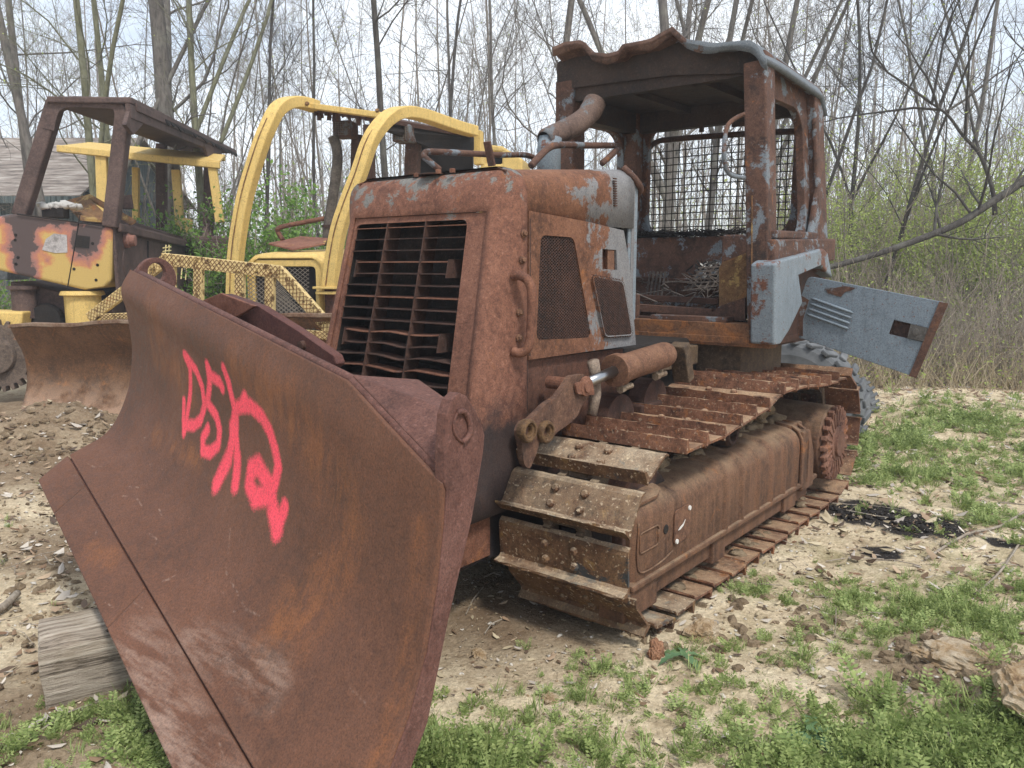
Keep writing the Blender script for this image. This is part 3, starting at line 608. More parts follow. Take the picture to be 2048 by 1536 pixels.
for i in range(60):
    a = Vector((rn.uniform(-.35, .75), rn.uniform(2.15, 2.6), rn.uniform(1.2, 1.5))); m.tube(cr([a, a+Vector((rn.uniform(-.12, .12), rn.uniform(-.06, .06), rn.uniform(-.04, .09))), a+Vector((rn.uniform(-.25, .25), rn.uniform(-.1, .1), rn.uniform(-.08, .05)))], 3), rn.uniform(.002, .007), 4)
m.build('seat_spring', rust('grey_steel', (.08, .07, .07), (.16, .14, .13), (.26, .23, .21), orange=.7), DZ)
m = MB()
def shards(m, n, bx, rn, s=(.01, .05), zf=None):
    for i in range(n):
        c = Vector((rn.uniform(bx[0], bx[1]), rn.uniform(bx[2], bx[3]), rn.uniform(bx[4], bx[5]))); a = Vector((rn.gauss(0, 1), rn.gauss(0, 1), rn.gauss(0, .6))).normalized()*rn.uniform(*s); b = Vector((rn.gauss(0, 1), rn.gauss(0, 1), rn.gauss(0, .6))).normalized()*rn.uniform(*s)*.6
        m.add([c-a, c-b, c+a, c+b], [(0, 1, 2, 3)])
shards(m, 420, (-.4, .75, 2.15, 2.65, 1.17, 1.24), rn); shards(m, 160, (.2, .6, 2.45, 2.62, 1.4, 1.62), rn); o = m.build('burnt_debris', MBK, DZ); o['kind'] = 'stuff'
m = MB(); shards(m, 150, (-.3, .7, 2.1, 2.6, 1.2, 1.3), rn, (.008, .03)); shards(m, 70, (.25, .6, 2.45, 2.6, 1.48, 1.62), rn, (.006, .03)); o = m.build('melted_alloy', NT('ash_white').out((.5, .48, .44), .7), DZ); o['kind'] = 'stuff'
m = MB()
for i in range(170):
    a = Vector((rn.uniform(-.45, .5), rn.uniform(2.66, 2.86), 1.8+rn.uniform(0, .03))); m.tube([a, a+Vector((rn.uniform(-.1, .1), rn.uniform(-.06, .06), rn.uniform(0, .04))), a+Vector((rn.uniform(-.25, .25), rn.uniform(-.1, .1), rn.uniform(-.02, .03)))], .003, 4)
m.build('burnt_wire_heap', MBK, DZ)
# roof
fe = [(1105, 95), (1130, 84), (1160, 80), (1172, 86), (1184, 104), (1215, 107), (1236, 102), (1246, 88), (1270, 84), (1300, 78), (1345, 53), (1358, 66), (1372, 78), (1430, 86), (1500, 80), (1516, 84), (1524, 96)]
FE = [A.P(px, py, 'y', 1.84) for px, py in fe]
def zfront(x):
    for a, b in zip(FE[:-1], FE[1:]):
        if a.x <= x <= b.x: return a.z+(b.z-a.z)*(x-a.x)/max(1e-6, b.x-a.x)
    return FE[0].z if x < FE[0].x else FE[-1].z
def roofz(x, v):
    base = 2.86+.03*(1-((x-.15)/.8)**2)-.05*v; w = max(0, 1-v*2.1)**1.3; e = max(0, abs(x-.14)-.68)/.09
    return base*(1-w)+zfront(x)*w-.06*e*e*(1-w*.4)-(.10*max(0, (v-.93)/.07))
x0r, x1r = FE[0].x, FE[-1].x+.03
m = MB(); m.grid(lambda u, v: Vector((x0r+(x1r-x0r)*u-(.02*v if u > .5 else -.02*v), 1.84+1.17*v, roofz(x0r+(x1r-x0r)*u, v))), 90, 24)
roof = m.build('roof', rust('rust_roof', (.05, .036, .03), (.115, .065, .052), (.22, .14, .11), paint=(.135, .155, .175), pamt=.47, pgrad=(0, -.4, 1.1), orange=.62, rnd=False), DZ, smooth=True); thick(roof, .03, -1)
m = MB(); qf = [Vector((x0r+(x1r-x0r)*i/90, 1.838, roofz(x0r+(x1r-x0r)*i/90, 0))) for i in range(91)]; k = len(qf); m.add(qf+[p-Vector((0, -.012, .055+.012*math.sin(i*.31))) for i, p in enumerate(qf)], [(i, i+1, k+i+1, k+i) for i in range(k-1)]); o = m.build('roof_skirt', bpy.data.materials['rust_roof'], roof, smooth=True); thick(o, .008, 0)
m = MB(); m.box(-.57, .84, 1.97, 2.03, 2.70, 2.80); m.plate([(-.58, 1.945, 2.79), (.3, 1.945, 2.765), (.86, 1.945, 2.70)]+[Vector((.86-1.44*i/40, 1.945, roofz(.86-1.44*i/40, .09)-.02)) for i in range(41)], .01, d=(0, 1, 0)); m.box(-.5, .78, 1.98, 2.93, 2.745, 2.765); m.box(-.56, -.46, 2.0, 2.95, 2.6, 2.76); m.box(-.5, .8, 2.86, 2.93, 2.6, 2.76); m.box(-.1, -.02, 2.0, 2.9, 2.70, 2.745); m.box(.4, .48, 2.0, 2.9, 2.70, 2.745)
m.build('roof_liner', rust('dark_liner', (.02, .016, .015), (.045, .034, .03), (.08, .055, .045), orange=.72), DZ, bevel=.01)  # liner, beams and front sheet share one dark brown tone
m = MB(); m.beam((.89, 1.9, 2.78), (.86, 3.0, 2.745), .03, .07); m.build('roof_gutter', MC, DZ, bevel=.006)
m = MB(); m.box(.05, .08, 2.86, 2.88, 2.56, 2.62); m.box(.3, .42, 2.86, 2.88, 2.57, 2.6); m.build('roof_hook', MCD, DZ)
# rear guard mesh
rg = MB(); y = 2.985
rg.tube(cr([(-.45, y, 2.48), (-.37, y, 2.54), (-.2, y, 2.55), (.45, y, 2.53), (.80, y, 2.51)], 4), .022, 8)
g0 = rg.build('guard_top_bar', MCD, DZ, smooth=True)
rg = MB(); x = -.43; k = 0
while x < .8: rg.tube([(x, y, 1.80), (x+.004*math.sin(k*2.), y+.004, 2.16), (x, y, 2.52)], .0042, 5); x += .0525; k += 1
z = 1.83
while z < 2.5: rg.tube([(-.45, y-.008, z), (.1, y-.008, z+.004), (.8, y-.008, z-.006)], .0042, 5); z += .0525
rg.build('guard_mesh', MBK, DZ)
rail(pl((1490, 228, .84), (1472, 236, .8), (1456, 250, .78), (1450, 275, .78), (1448, 310, .78), (1452, 335, .78), (1462, 350, .79), (1490, 356, .84)), .013, 'cab_handle', MC)
# ---- blue fender and hanging door
fx = 1.06
m = MB(); m.plate(SX([(1549, 690), (1551, 528), (1560, 521), (1648, 497), (1656, 505), (1666, 556), (1656, 548), (1642, 531), (1598, 550), (1606, 606), (1580, 660), (1562, 688)], fx), .15, d=(-1, 0, 0)); fender = m.build('fender_housing', MBF, DZ, bevel=.014, seg=3)
m = MB(); m.box(.80, .93, 2.35, 3.05, 1.1, 1.55); m.build('housing_interior', MBK, DZ)
yd = 2.50
m = MB(); dp = roundpoly(A.PP([(1616, 552), (1896, 606), (1832, 755), (1576, 668)], 'y', yd), .035, 4); 
lh = A.PP([(1788, 640), (1856, 656), (1846, 684), (1778, 668)], 'y', yd)
m.plate(dp, .014, [lh], d=(0, 1, 0)); hd = m.build('hanging_door', MBP, DZ, bevel=.003)
m = MB(); q = [p+Vector((0, .03, 0)) for p in lh]; m.add(lh+q, [(i, (i+1) % 4, 4+(i+1) % 4, 4+i) for i in range(4)]+[(4, 5, 6, 7)]); m.build('door_latch_recess', MCD, hd)
m = MB(); q = A.PP([(1822, 648), (1856, 656), (1847, 683), (1815, 676)], 'y', yd-.003); m.plate(q, .008, d=(0, -1, 0)); c = A.P(1832, 664, 'y', yd-.012); m.lathe(c, (0, -1, 0), [(0, .02), (.006, .019), (.007, .009)], 14); m.build('door_latch', rust('latch_grey', (.05, .05, .05), (.1, .1, .1), (.16, .16, .16), orange=.8), hd)
for k in range(4):
    m = MB(); a = A.P(1622-k*3, 596+k*10.5, 'y', yd-.006); b = A.P(1706-k*3, 626+k*10.5, 'y', yd-.006); m.tube([a, a.lerp(b, .08), b.lerp(a, .05), b], [.002, .009, .009, .003], 8); m.build('louvre', MBP, hd, smooth=True)
m = MB(); rp_ = A.PP([(1598, 588), (1618, 600), (1606, 640), (1606, 672), (1576, 668)], 'y', yd-.004); m.plate(rp_, .004, d=(0, -1, 0)); m.build('rusted_hinge_plate', MC, hd)
m = MB(); rp_ = roundpoly(A.PP([(1650, 574), (1668, 576), (1690, 572), (1712, 576), (1700, 582), (1690, 584), (1682, 594), (1668, 590), (1655, 586)], 'y', yd-.0025), .01); m.plate(rp_, .002, d=(0, -1, 0)); m.build('bare_rust_patch', MC, hd)
m = MB(); a = [A.P(*q, 'y', yd-.004) for q in ((1879, 603), (1897, 607), (1833, 756), (1818, 752))]; m.plate(a, .004, d=(0, -1, 0)); m.build('rusty_edge', MC, hd)
# ---- under the cab: frame stand, boxes
m = MB(); m.beam(A.P(1358, 688, 'x', .75), A.P(1368, 760, 'x', .75), .10, .07); m.box(.45, .56, 1.05, 1.9, .98, 1.1); m.box(-.5, .8, 2.0, 2.7, .85, 1.1); m.build('cab_mount', rust('mount', (.06, .045, .035), (.13, .09, .06), (.2, .15, .1), orange=.66), DZ, bevel=.008)
m = MB(); m.box(.5, .7, .95, 2.7, .5, .86); m.build('chassis_side', MCD, DZ, bevel=.01)
m = MB(); m.lathe((.62, .78, .80), (1, 0, 0), [(-.05, .14), (.05, .14)], 20); m.lathe((.62, 1.15, .85), (1, 0, 0), [(-.05, .13), (.05, .13)], 20); m.build('pivot_cover', MCD, DZ, smooth=False)
# ---- lift cylinder and lever
m = MB(); a = A.P(1228, 742, 'x', .72); b = A.P(1333, 708, 'x', .72); ax = (b-a).normalized(); L = (b-a).length
m.lathe(a, ax, [(0, .062), (.0, .082), (.045, .084), (.05, .074), (.10, .074), (.105, .070), (L-.03, .070), (L, .064), (L+.02, .04)], 28); cyl = m.build('lift_cylinder', MCY, DZ, smooth=False, bevel=.003)
m = MB(); e = A.P(1168, 768, 'x', .72); m.tube([e, a+ax*.02], .026, 16); m.build('piston_rod', MSP, cyl, smooth=True)
MOB = rust('ochre_boss', (.05, .035, .02), (.13, .075, .04), (.22, .14, .07), orange=.6); MLEV = rust('dark_lever', (.05, .034, .03), (.13, .07, .05), (.22, .13, .09), orange=.62)
MHF = rust('pale_fitting', (.15, .1, .07), (.28, .22, .16), (.42, .36, .28), orange=.7)
for f in (.16, .82):
    m = MB(); p = a+ax*L*f+Vector((.02, 0, -.095)); m.tube([p-ax*.05, p+ax*.05], .016, 8); m.tube([p-ax*.06, p-ax*.03], .022, 6); m.tube([p, p+Vector((0, 0, .05))], .014, 8); m.build('hose_fitting', MHF, cyl)
m = MB(); lo = [(1130, 772), (1142, 752), (1168, 748), (1184, 758), (1187, 778), (1178, 794), (1166, 806), (1156, 832), (1136, 850), (1112, 866), (1104, 880), (1092, 884), (1080, 876), (1076, 900), (1060, 940), (1048, 930), (1044, 890), (1037, 862), (1046, 844), (1062, 838), (1094, 806), (1112, 796)]
for x in (.64, .80): m.plate(roundpoly(A.PP(lo, 'x', x), .02, 2), .028, d=(-1, 0, 0))
lever = m.build('lift_lever', MLEV, DZ, bevel=.005)
m = MB(); c = A.P(1169, 772, 'x', .805); m.lathe(c, (1, 0, 0), [(-.2, .03), (.0, .03), (.0, .045), (.014, .045), (.016, .03), (.024, .028)], 18); pa = roundpoly(A.PP([(1147, 766), (1180, 758), (1186, 790), (1150, 788)], 'x', .805), .02); m.plate(pa, .012, d=(1, 0, 0)); m.build('lever_pin', MR, lever, bevel=.002)
for px, py, x in ((1057, 862, .815), (1093, 864, .815)):
    c = A.P(px, py, 'x', x); m = MB(); m.lathe(c, (1, 0, 0), [(-.03, .046), (.0, .05), (.012, .046), (.014, .034), (.004, .033), (.004, .022), (-.02, .02)], 22); m.build('pivot_boss', MOB, lever, bevel=.003)
m = MB(); m.tube([A.P(1186, 722, 'x', .66), A.P(1190, 745, 'x', .66), A.P(1192, 790, 'x', .68), A.P(1184, 830, 'x', .68)], [.03, .028, .026, .024], 10); m.build('hose_stub', rust('hose', (.1, .07, .06), (.22, .16, .13), (.42, .36, .3), orange=.66), DZ, smooth=True)
# ---- track
TX0, TX1 = .575, 1.235
ctl = [(.10, .775), (.20, .81), (.36, .795), (.75, .80), (1.1, .828), (1.37, .858), (1.6, .905), (1.9, .90), (2.3, .865), (2.7, .862)]
c1 = (.30, .43, .315); c2 = (2.70, .46, .335)
path = [Vector((0, a, b-.07)) for a, b in ctl[1:]]
path = cr(path, 8)
path += [Vector((0, c2[0]+c2[2]*math.cos(R(t)), c2[1]+c2[2]*math.sin(R(t)))) for t in range(82, -91, -6)]
path += [Vector((0, 2.70-k*.1, .118)) for k in range(1, 25)]
path += [Vector((0, c1[0]+c1[2]*math.cos(R(t)), c1[1]+c1[2]*math.sin(R(t)))) for t in range(-90, -262, -6)]
path.append(path[0])
cum = [0]
for a, b in zip(path[:-1], path[1:]): cum.append(cum[-1]+(b-a).length)
def at_(s):
    s = s % cum[-1]
    for i in range(len(cum)-1):
        if cum[i] <= s <= cum[i+1]+1e-9:
            f = (s-cum[i])/max(1e-9, cum[i+1]-cum[i]); return path[i].lerp(path[i+1], f)
    return path[-1]
NS = int(round(cum[-1]/.198)); pitch = cum[-1]/NS
def shoe_mesh(front):
    # local: X width, Y along travel, Z outward
    hwid = (TX1-TX0)/2; prof = [(-.100, -.022), (-.088, -.006), (-.07, 0), (.068, 0), (.078, .012), (.083, .048), (.093, .05), (.100, .01), (.104, -.012), (.096, -.016), (.088, -.010), (-.07, -.012), (-.088, -.018), (-.098, -.030)]
    m = MB(); nx = 14; vs = []
    rn = random.Random(front)
    for i in range(nx+1):
        x = -hwid+2*hwid*i/nx
        for a, b in prof: vs.append((x+rn.uniform(-.002, .002)*(i in (0, nx)), a+rn.uniform(-.0015, .0015), b+(rn.uniform(-.004, .004) if b > .03 else rn.uniform(-.001, .001))))
    k = len(prof); fs = [(i*k+j, i*k+(j+1) % k, (i+1)*k+(j+1) % k, (i+1)*k+j) for i in range(nx) for j in range(k)]+[tuple(range(k))[::-1], tuple(nx*k+j for j in range(k))]
    m.add(vs, fs)
    for bx in (-.075, .075):
        for by in (-.035, .035): m.lathe((bx, by, 0), (0, 0, 1), [(0, .019), (.012, .018), (.018, .011)], 8)
    return m.mesh('shoe')
trk = empty('track', (0, 0, 0)); trk.parent = DZ
sh = [shoe_mesh(k) for k in range(3)]; shf = [shoe_mesh(10+k) for k in range(2)]
for me in sh: me.materials.append(MT)
for me in shf: me.materials.append(MTF)
lm = MB()
for bx in (-.085, .085):
    lm.box(bx-.018, bx+.018, -.085, .085, -.075, -.018); lm.lathe((bx-.02, -.085, -.047), (1, 0, 0), [(0, .034), (.04, .034)], 12); lm.lathe((bx-.02, .085, -.047), (1, 0, 0), [(0, .034), (.04, .034)], 12)
lm.lathe((-.07, .085, -.047), (1, 0, 0), [(0, .022), (.14, .022)], 10)
lme = lm.mesh('link'); lme.materials.append(rust('rust_link', (.04, .03, .025), (.1, .07, .05), (.2, .15, .11), orange=.68, dust=.5))
off0 = .29
rn = random.Random(3)
for i in range(NS):
    s = off0+i*pitch; a = at_(s-.09); b = at_(s+.09); c = at_(s); t = (b-a).normalized(); 
    # grouser end of each plate leads towards the path start (front of the machine on top run)
    n_ = Vector((1, 0, 0)).cross(t); n_ = n_ if (c-Vector((0, 1.5, .45))).dot(n_) > 0 else -n_
    yv = -t; xv = yv.cross(n_); M4 = Matrix((( xv.x, yv.x, n_.x, (TX0+TX1)/2), (xv.y, yv.y, n_.y, c.y), (xv.z, yv.z, n_.z, c.z), (0, 0, 0, 1)))
    M4 = M4@Matrix.Translation((0, 0, .072)); M4 = M4@Matrix.Rotation(rn.uniform(-.05, .05), 4, 'X')@Matrix.Rotation(rn.uniform(-.012, .012), 4, 'Z')
    isf = s > cum[-1]-1.25
    o = bpy.data.objects.new('link', lme); COL.objects.link(o); o.parent = trk; o.matrix_local = M4
    if i == NS-1: continue                 # one shoe is missing where the chain shows
    o = bpy.data.objects.new('shoe', (shf[i % 2] if isf else sh[i % 3])); COL.objects.link(o); o.parent = trk; o.matrix_local = M4@Matrix.Translation((rn.uniform(-.006, .006), 0, 0))
xc = (TX0+TX1)/2
m = MB(); m.lathe((xc-.16, c1[0]+.02, c1[1]), (1, 0, 0), [(0, .10), (0, .27), (.06, .30), (.10, .33), (.22, .33), (.26, .30), (.32, .27), (.32, .10)], 40); m.build('idler_wheel', MLOW, trk, bevel=.006)
m = MB()
for i, y in enumerate((.72, 1.08, 1.44, 1.80, 2.16)):
    m = MB(); m.lathe((xc-.17, y, .20), (1, 0, 0), [(0, .08), (0, .115), (.05, .115), (.06, .095), (.28, .095), (.29, .115), (.34, .115), (.34, .05), (.36, .04)], 24); m.build('track_roller', rust('roller', (.05, .04, .03), (.13, .09, .06), (.22, .16, .1), orange=.66, dust=.5) if i == 0 else bpy.data.materials['roller'], trk)
m = MB(); m.lathe((.84, 1.32, .70), (1, 0, 0), [(0, .03), (0, .085), (.2, .085), (.22, .07), (.22, .05), (.18, .045)], 24); m.build('carrier_roller', MCD, trk, bevel=.004)
# final drive and sprocket face
hubm = MB(); hc = A.P(1673, 886, 'x', 1.2); hc.x = .62; hubm.lathe(hc, (1, 0, 0), [(0, .265), (.53, .25), (.545, .24), (.545, .1)], 44); hubm.build('final_drive', MG, trk, bevel=.006)
m = MB(); n = 22; fx_ = 1.167
pts = []
for k in range(n):
    a0 = 2*math.pi*k/n
    for da, r in ((-.32, .205), (-.18, .252), (.18, .252), (.32, .205)): a = a0+da*2*math.pi/n*1.1; pts.append(Vector((fx_, hc.y+r*math.cos(a), hc.z+r*math.sin(a))))
m.plate(pts, .035, d=(1, 0, 0)); m.lathe((fx_+.034, hc.y, hc.z), (1, 0, 0), [(0, .12), (.01, .115), (.012, .09), (.03, .085), (.032, .04)], 28)
for k in range(n):
    a = 2*math.pi*k/n; m.beam((fx_+.036, hc.y+.12*math.cos(a), hc.z+.12*math.sin(a)), (fx_+.036, hc.y+.235*math.cos(a), hc.z+.235*math.sin(a)), .018, .012, up=(1, 0, 0))
m.build('sprocket_face', rust('rust_sprocket', (.09, .04, .03), (.22, .1, .065), (.33, .19, .14), orange=.55), trk, bevel=.004)
# track frame guard: section swept along y with pressed ribs
sec = [(1.145, .235), (1.155, .26), (1.155, .50), (1.148, .54), (1.125, .575), (1.085, .60), (.98, .615), (.80, .63), (.74, .60)]
def gsec(y, e):
    cx, cz = 1.0, .4
    return [Vector((x+(e if x > 1.1 else e*.3), y, z+(e if z > .55 else 0))) for x, z in sec]
ribs = [1.02, 1.22, 1.44, 1.64, 1.84, 2.04]
ys = []; y = .09
while y < 2.24: ys.append(y); y += .012
m = MB(); vs = []
for y in ys:
    e = sum(.016*math.exp(-((y-r)/.02)**4) for r in ribs); e += .004*math.sin(y*5)*0; vs += gsec(y, e-(.02 if y < .11 else 0))
k = len(sec); m.add(vs, [(i*k+j, i*k+j+1, (i+1)*k+j+1, (i+1)*k+j) for i in range(len(ys)-1) for j in range(k-1)]+[tuple(range(k)), tuple((len(ys)-1)*k+j for j in range(k))[::-1]])
gd = m.build('track_guard', MG, trk, smooth=True); thick(gd, .01, -1); gd.modifiers[0].use_rim = True
for p in gd.data.polygons:
    if len(p.vertices) > 4: p.use_smooth = False
m = MB(); m.box(1.10, 1.172, .06, 2.42, .232, .262); m.box(.78, 1.13, .10, 2.36, .13, .24); m.box(1.02, 1.15, .03, .32, .10, .235); m.box(1.04, 1.15, .9, 1.05, .10, .24); m.box(1.04, 1.15, 1.9, 2.1, .12, .24); m.build('frame_rail', MG, trk, bevel=.008)
m = MB(); m.box(.70, 1.12, .06, .085, .14, .54); m.build('guard_end_plate', MCD, trk, bevel=.006)
m = MB(); pa = [(1.075, .03, .605), (1.14, .10, .583), (1.14, .33, .586), (1.10, .40, .606), (.86, .40, .632), (.80, .03, .632)]; m.plate(roundpoly(pa, .03), .012, d=(0, 0, 1)); m.build('guard_cap_plate', MG, trk, bevel=.003)
m = MB(); m.plate(roundpoly([(1.157, .44, .33), (1.157, .60, .34), (1.157, .60, .50), (1.157, .44, .495)], .03), .008, d=(1, 0, 0)); ip = m.build('inspection_plate', MCY, gd, bevel=.003)
m = MB()
for yy, zz in ((.46, .35), (.58, .48)): m.lathe((1.166, yy, zz), (1, 0, 0), [(0, .012), (.006, .011)], 10)
m.plate([(1.167, .47, .40), (1.167, .49, .412), (1.167, .52, .42), (1.167, .54, .435), (1.167, .52, .41), (1.167, .49, .40)], .002, d=(1, 0, 0)); m.build('plate_fastener', NT('chalk').out((.6, .58, .54), .8), ip)
m = MB(); pts = [Vector((1.158, a, b)) for a, b in rrect(.135, .30, .38, .47, .02)]; m.tube(pts+[pts[0]], .004, 6)
pts = [Vector((1.158, a, b)) for a, b in ((.12, .52), (.115, .36), (.14, .30), (.22, .285), (.34, .29), (.44, .31))]; m.tube(cr(pts, 4), .005, 6); m.build('pressed_outline', MG, gd, smooth=True)
m = MB(); m.lathe((1.157, .37, .43), (1, 0, 0), [(0, .022), (.003, .02), (.003, .012)], 14); m.build('access_hole', MBK, gd)
for y, nm in ((2.13, 'guard_strap'),):
    m = MB(); pp = [Vector((x+.012, y, z+(.01 if z > .56 else 0))) for x, z in sec[:7]]; m.beampath(pp, .05, .016, side=(0, 1, 0)); m.beampath([p+Vector((.004, .09, 0)) for p in pp], .03, .014, side=(0, 1, 0)); m.build(nm, MG, trk, bevel=.004)
m = MB(); m.plate([(1.175, 2.14, .20), (1.175, 2.34, .20), (1.175, 2.32, .42), (1.17, 2.24, .585), (1.17, 2.12, .585)], .06, d=(-1, 0, 0)); m.box(.75, 1.10, 2.1, 2.3, .2, .62); m.build('rear_bracket', MG, trk, bevel=.012)
# caked mud on the guard and in the lower run
def lump(bx, n, r, seed, mat, name, parent, kind=None, flat=.6):
    rn = random.Random(seed); m = MB()
    for i in range(n):
        c = Vector((rn.uniform(bx[0], bx[1]), rn.uniform(bx[2], bx[3]), rn.uniform(bx[4], bx[5]))); rr = rn.uniform(*r); ph = [rn.uniform(0, 6) for _ in range(4)]; vs = []; nu, nv = 8, 5
        for j in range(nv+1):
            for k in range(nu):
                th = math.pi*j/nv; a = 2*math.pi*k/nu; d = rr*(1+.22*math.sin(3*a+ph[0])*math.sin(th)+.18*math.cos(2*th*2+ph[1]+a)+rn.uniform(-.1, .1)*math.sin(th)); vs.append(c+Vector((d*math.sin(th)*math.cos(a), d*math.sin(th)*math.sin(a)*1.2, d*math.cos(th)*flat)))
        m.add(vs, [(j*nu+k, j*nu+(k+1) % nu, (j+1)*nu+(k+1) % nu, (j+1)*nu+k) for j in range(nv) for k in range(nu)])
    o = m.build(name, mat, parent, smooth=True)
    if kind: o['kind'] = kind
    return o
lump((.72, .98, .45, 2.3, .60, .65), 90, (.02, .055), 5, MMUD, 'caked_mud', trk, 'stuff')
lump((.85, 1.02, 1.75, 2.1, .66, .74), 14, (.02, .05), 6, MMUD, 'caked_mud', trk, 'stuff')
lump((.62, 1.16, .5, 2.8, .035, .075), 130, (.02, .05), 7, MMUD, 'packed_mud', trk, 'stuff', .4)
# plain far-side track frame (mostly hidden by the machine)
m = MB(); m.box(-.95, -.5, .1, 2.6, .12, .55); m.lathe((-.9, .3, .42), (1, 0, 0), [(0, .36), (.4, .36)], 30); m.lathe((-.9, 2.62, .45), (1, 0, 0), [(0, .40), (.4, .40)], 30); m.box(-1.02, -.42, .3, 2.7, .78, .80); m.box(-1.02, -.42, .3, 2.7, .03, .06); m.build('far_track_frame', MT, DZ, bevel=.01)
#PART3
# ================================================================== YELLOW DOZER behind, with arched guards
Yf = Fr(-2.40, 8.5, 16)
YD = tag(empty('bulldozer', Yf.o, -Yf.yaw), 'yellow bulldozer with two curved arch guards and a mesh rack on its old rusty blade', 'bulldozer')
def yp(L): return [Yf.P(px, py, 'y', y) for px, py, y in L]
yb = -1.35
tl = Yf.P(25, 652, 'y', yb); tr_ = Yf.P(690, 628, 'y', yb); bl_ = Yf.P(32, 850, 'y', yb)
prof = [(0, 0), (.05, -.10), (.14, -.28), (.17, -.46), (.15, -.64), (.07, -.82), (-.02, -.95), (-.08, -1.1)]
prof = cr([Vector((0, a, b)) for a, b in prof], 4)
def yblade(u, v):
    k = v*(len(prof)-1); i = min(int(k), len(prof)-2); q = prof[i].lerp(prof[i+1], k-i); b = tl.lerp(tr_, u); dent = .05*math.exp(-((u-.33)/.09)**2-((v-.35)/.12)**2)
    return Vector((b.x-(.03*math.sin(v*3.1) if u < .05 else 0), b.y+q.y+dent+.012*math.sin(u*13)*math.sin(v*5), b.z+q.z))
m = MB(); m.grid(yblade, 70, 34); ybl = m.build('blade', MB2, YD, smooth=True); thick(ybl, .03, 1)
m = MB(); m.beampath([yblade(u/14, 0)+Vector((0, -.015, .012*math.sin(u*1.7))) for u in range(15)], .09, .035, side=(0, 1, 0)); m.build('blade_rim', rust('rim', (.09, .05, .03), (.2, .11, .07), (.34, .26, .2), orange=.66), ybl, bevel=.006)
rk = empty('trash_rack', (0, 0, 0)); rk.parent = YD; ry = yb+.02
def rbeam(name, p, q, w):
    a = Yf.P(*p, 'y', ry); b = Yf.P(*q, 'y', ry); m = MB(); m.beam(a, b, w, .05, up=(0, 1, 0)); o = m.build(name, MYR2, rk, bevel=.004)
    d = b-a; L = d.length; d.normalize(); s = Vector((-d.z, 0, d.x)); mm = MB(); k = 0; st = .045
    while k*st < L-.03:
        c = a+d*k*st+Vector((0, -.027, 0))
        for q0, q1 in ((-.46, 0), (0, .46)):
            mm.beam(c+s*w*q0, c+d*st+s*w*q1, .004, .005, up=(0, 1, 0)); mm.beam(c+s*w*q1, c+d*st+s*w*q0, .004, .005, up=(0, 1, 0))
        k += 1
    mm.build('expanded_mesh', MYR, o)
rbeam('rack_bar', (180, 636), (332, 520), .10); rbeam('rack_bar', (326, 518), (560, 544), .11); rbeam('rack_bar', (556, 540), (664, 662), .11); rbeam('rack_bar', (205, 634), (345, 628), .06); rbeam('rack_bar', (560, 662), (666, 672), .07)
for x, yt, ybm in ((343, 528, 640), (398, 535, 640), (481, 542, 650), (541, 548, 660)): rbeam('rack_post', (x, yt), (x-1, ybm), .085)
def lat(poly, y, pitch, r, name, par, frame=Yf, mat=None):
    pp = [frame.P(a, b, 'y', y) for a, b in poly]; m = MB(); pts = [(p.x, p.z) for p in pp]; cx = sum(p[0] for p in pts)/len(pts); cz = sum(p[1] for p in pts)/len(pts)
    for a in (35, 145):
        d = (math.cos(R(a)), math.sin(R(a))); nn = (-d[1], d[0]); ts = [(p[0]-cx)*nn[0]+(p[1]-cz)*nn[1] for p in pts]; k = math.floor(min(ts)/pitch)*pitch
        while k < max(ts):
            h = []
            for i in range(len(pts)):
                a0, a1 = pts[i], pts[(i+1) % len(pts)]; t0 = (a0[0]-cx)*nn[0]+(a0[1]-cz)*nn[1]-k; t1 = (a1[0]-cx)*nn[0]+(a1[1]-cz)*nn[1]-k
                if t0*t1 < 0: u = t0/(t0-t1); h.append((a0[0]+(a1[0]-a0[0])*u, a0[1]+(a1[1]-a0[1])*u))
            if len(h) >= 2: m.beam((h[0][0], y, h[0][1]), (h[1][0], y+.001, h[1][1]), r, .004, up=(0, 1, 0))
            k += pitch
    m.build(name, mat or rust('screen_wire', (.1, .09, .08), (.22, .2, .18), (.34, .32, .28), orange=.7) if 'screen_wire' not in bpy.data.materials else bpy.data.materials['screen_wire'], par)
lat([(494, 545), (532, 548), (532, 640), (494, 640)], ry, .03, .005, 'rack_screen', rk)
lat([(552, 552), (612, 640), (640, 660), (552, 660)], ry, .03, .005, 'rack_screen', rk)
# hood
hp = yp([(492, 503, .1), (632, 514, .1)]); hx0, hx1 = hp[0].x, hp[1].x+.12; hz = hp[0].z
m = MB(); vs = []; ys = [(-.02, .05, .0), (0., .0, .02), (.06, 0, .05), (.3, 0, .07), (1.5, 0, .12)]
def ysec(y, ins, dz):
    zt = hz-.08+dz; q = [(hx1-ins, .9), (hx1-ins, zt-.12), (hx1-.02-ins, zt-.05), (hx1-.07-ins, zt-.01), (hx1-.16, zt+.01)]
    return [Vector((x, y+.1, z)) for x, z in [(hx0+hx1-a, b) for a, b in q]+q[::-1]]
for y, i_, dz in ys: vs += ysec(y, i_, dz)
n = 10; fs = [(i*n+k, i*n+k+1, (i+1)*n+k+1, (i+1)*n+k) for i in range(len(ys)-1) for k in range(n-1)]; m.add(vs, fs); o = m.build('hood', MY, YD, smooth=True); thick(o, .012, -1)
gp = [Vector((hx0, .095, .6)), Vector((hx1, .095, .6)), Vector((hx1, .095, hz-.2)), Vector((hx1-.12, .095, hz-.09)), Vector((hx0+.12, .095, hz-.09)), Vector((hx0, .095, hz-.2))]
gh = roundpoly([Vector((hx0+.09, .095, .62)), Vector((hx1-.13, .095, .62)), Vector((hx1-.13, .095, hz-.16)), Vector((hx0+.09, .095, hz-.16))], .05)
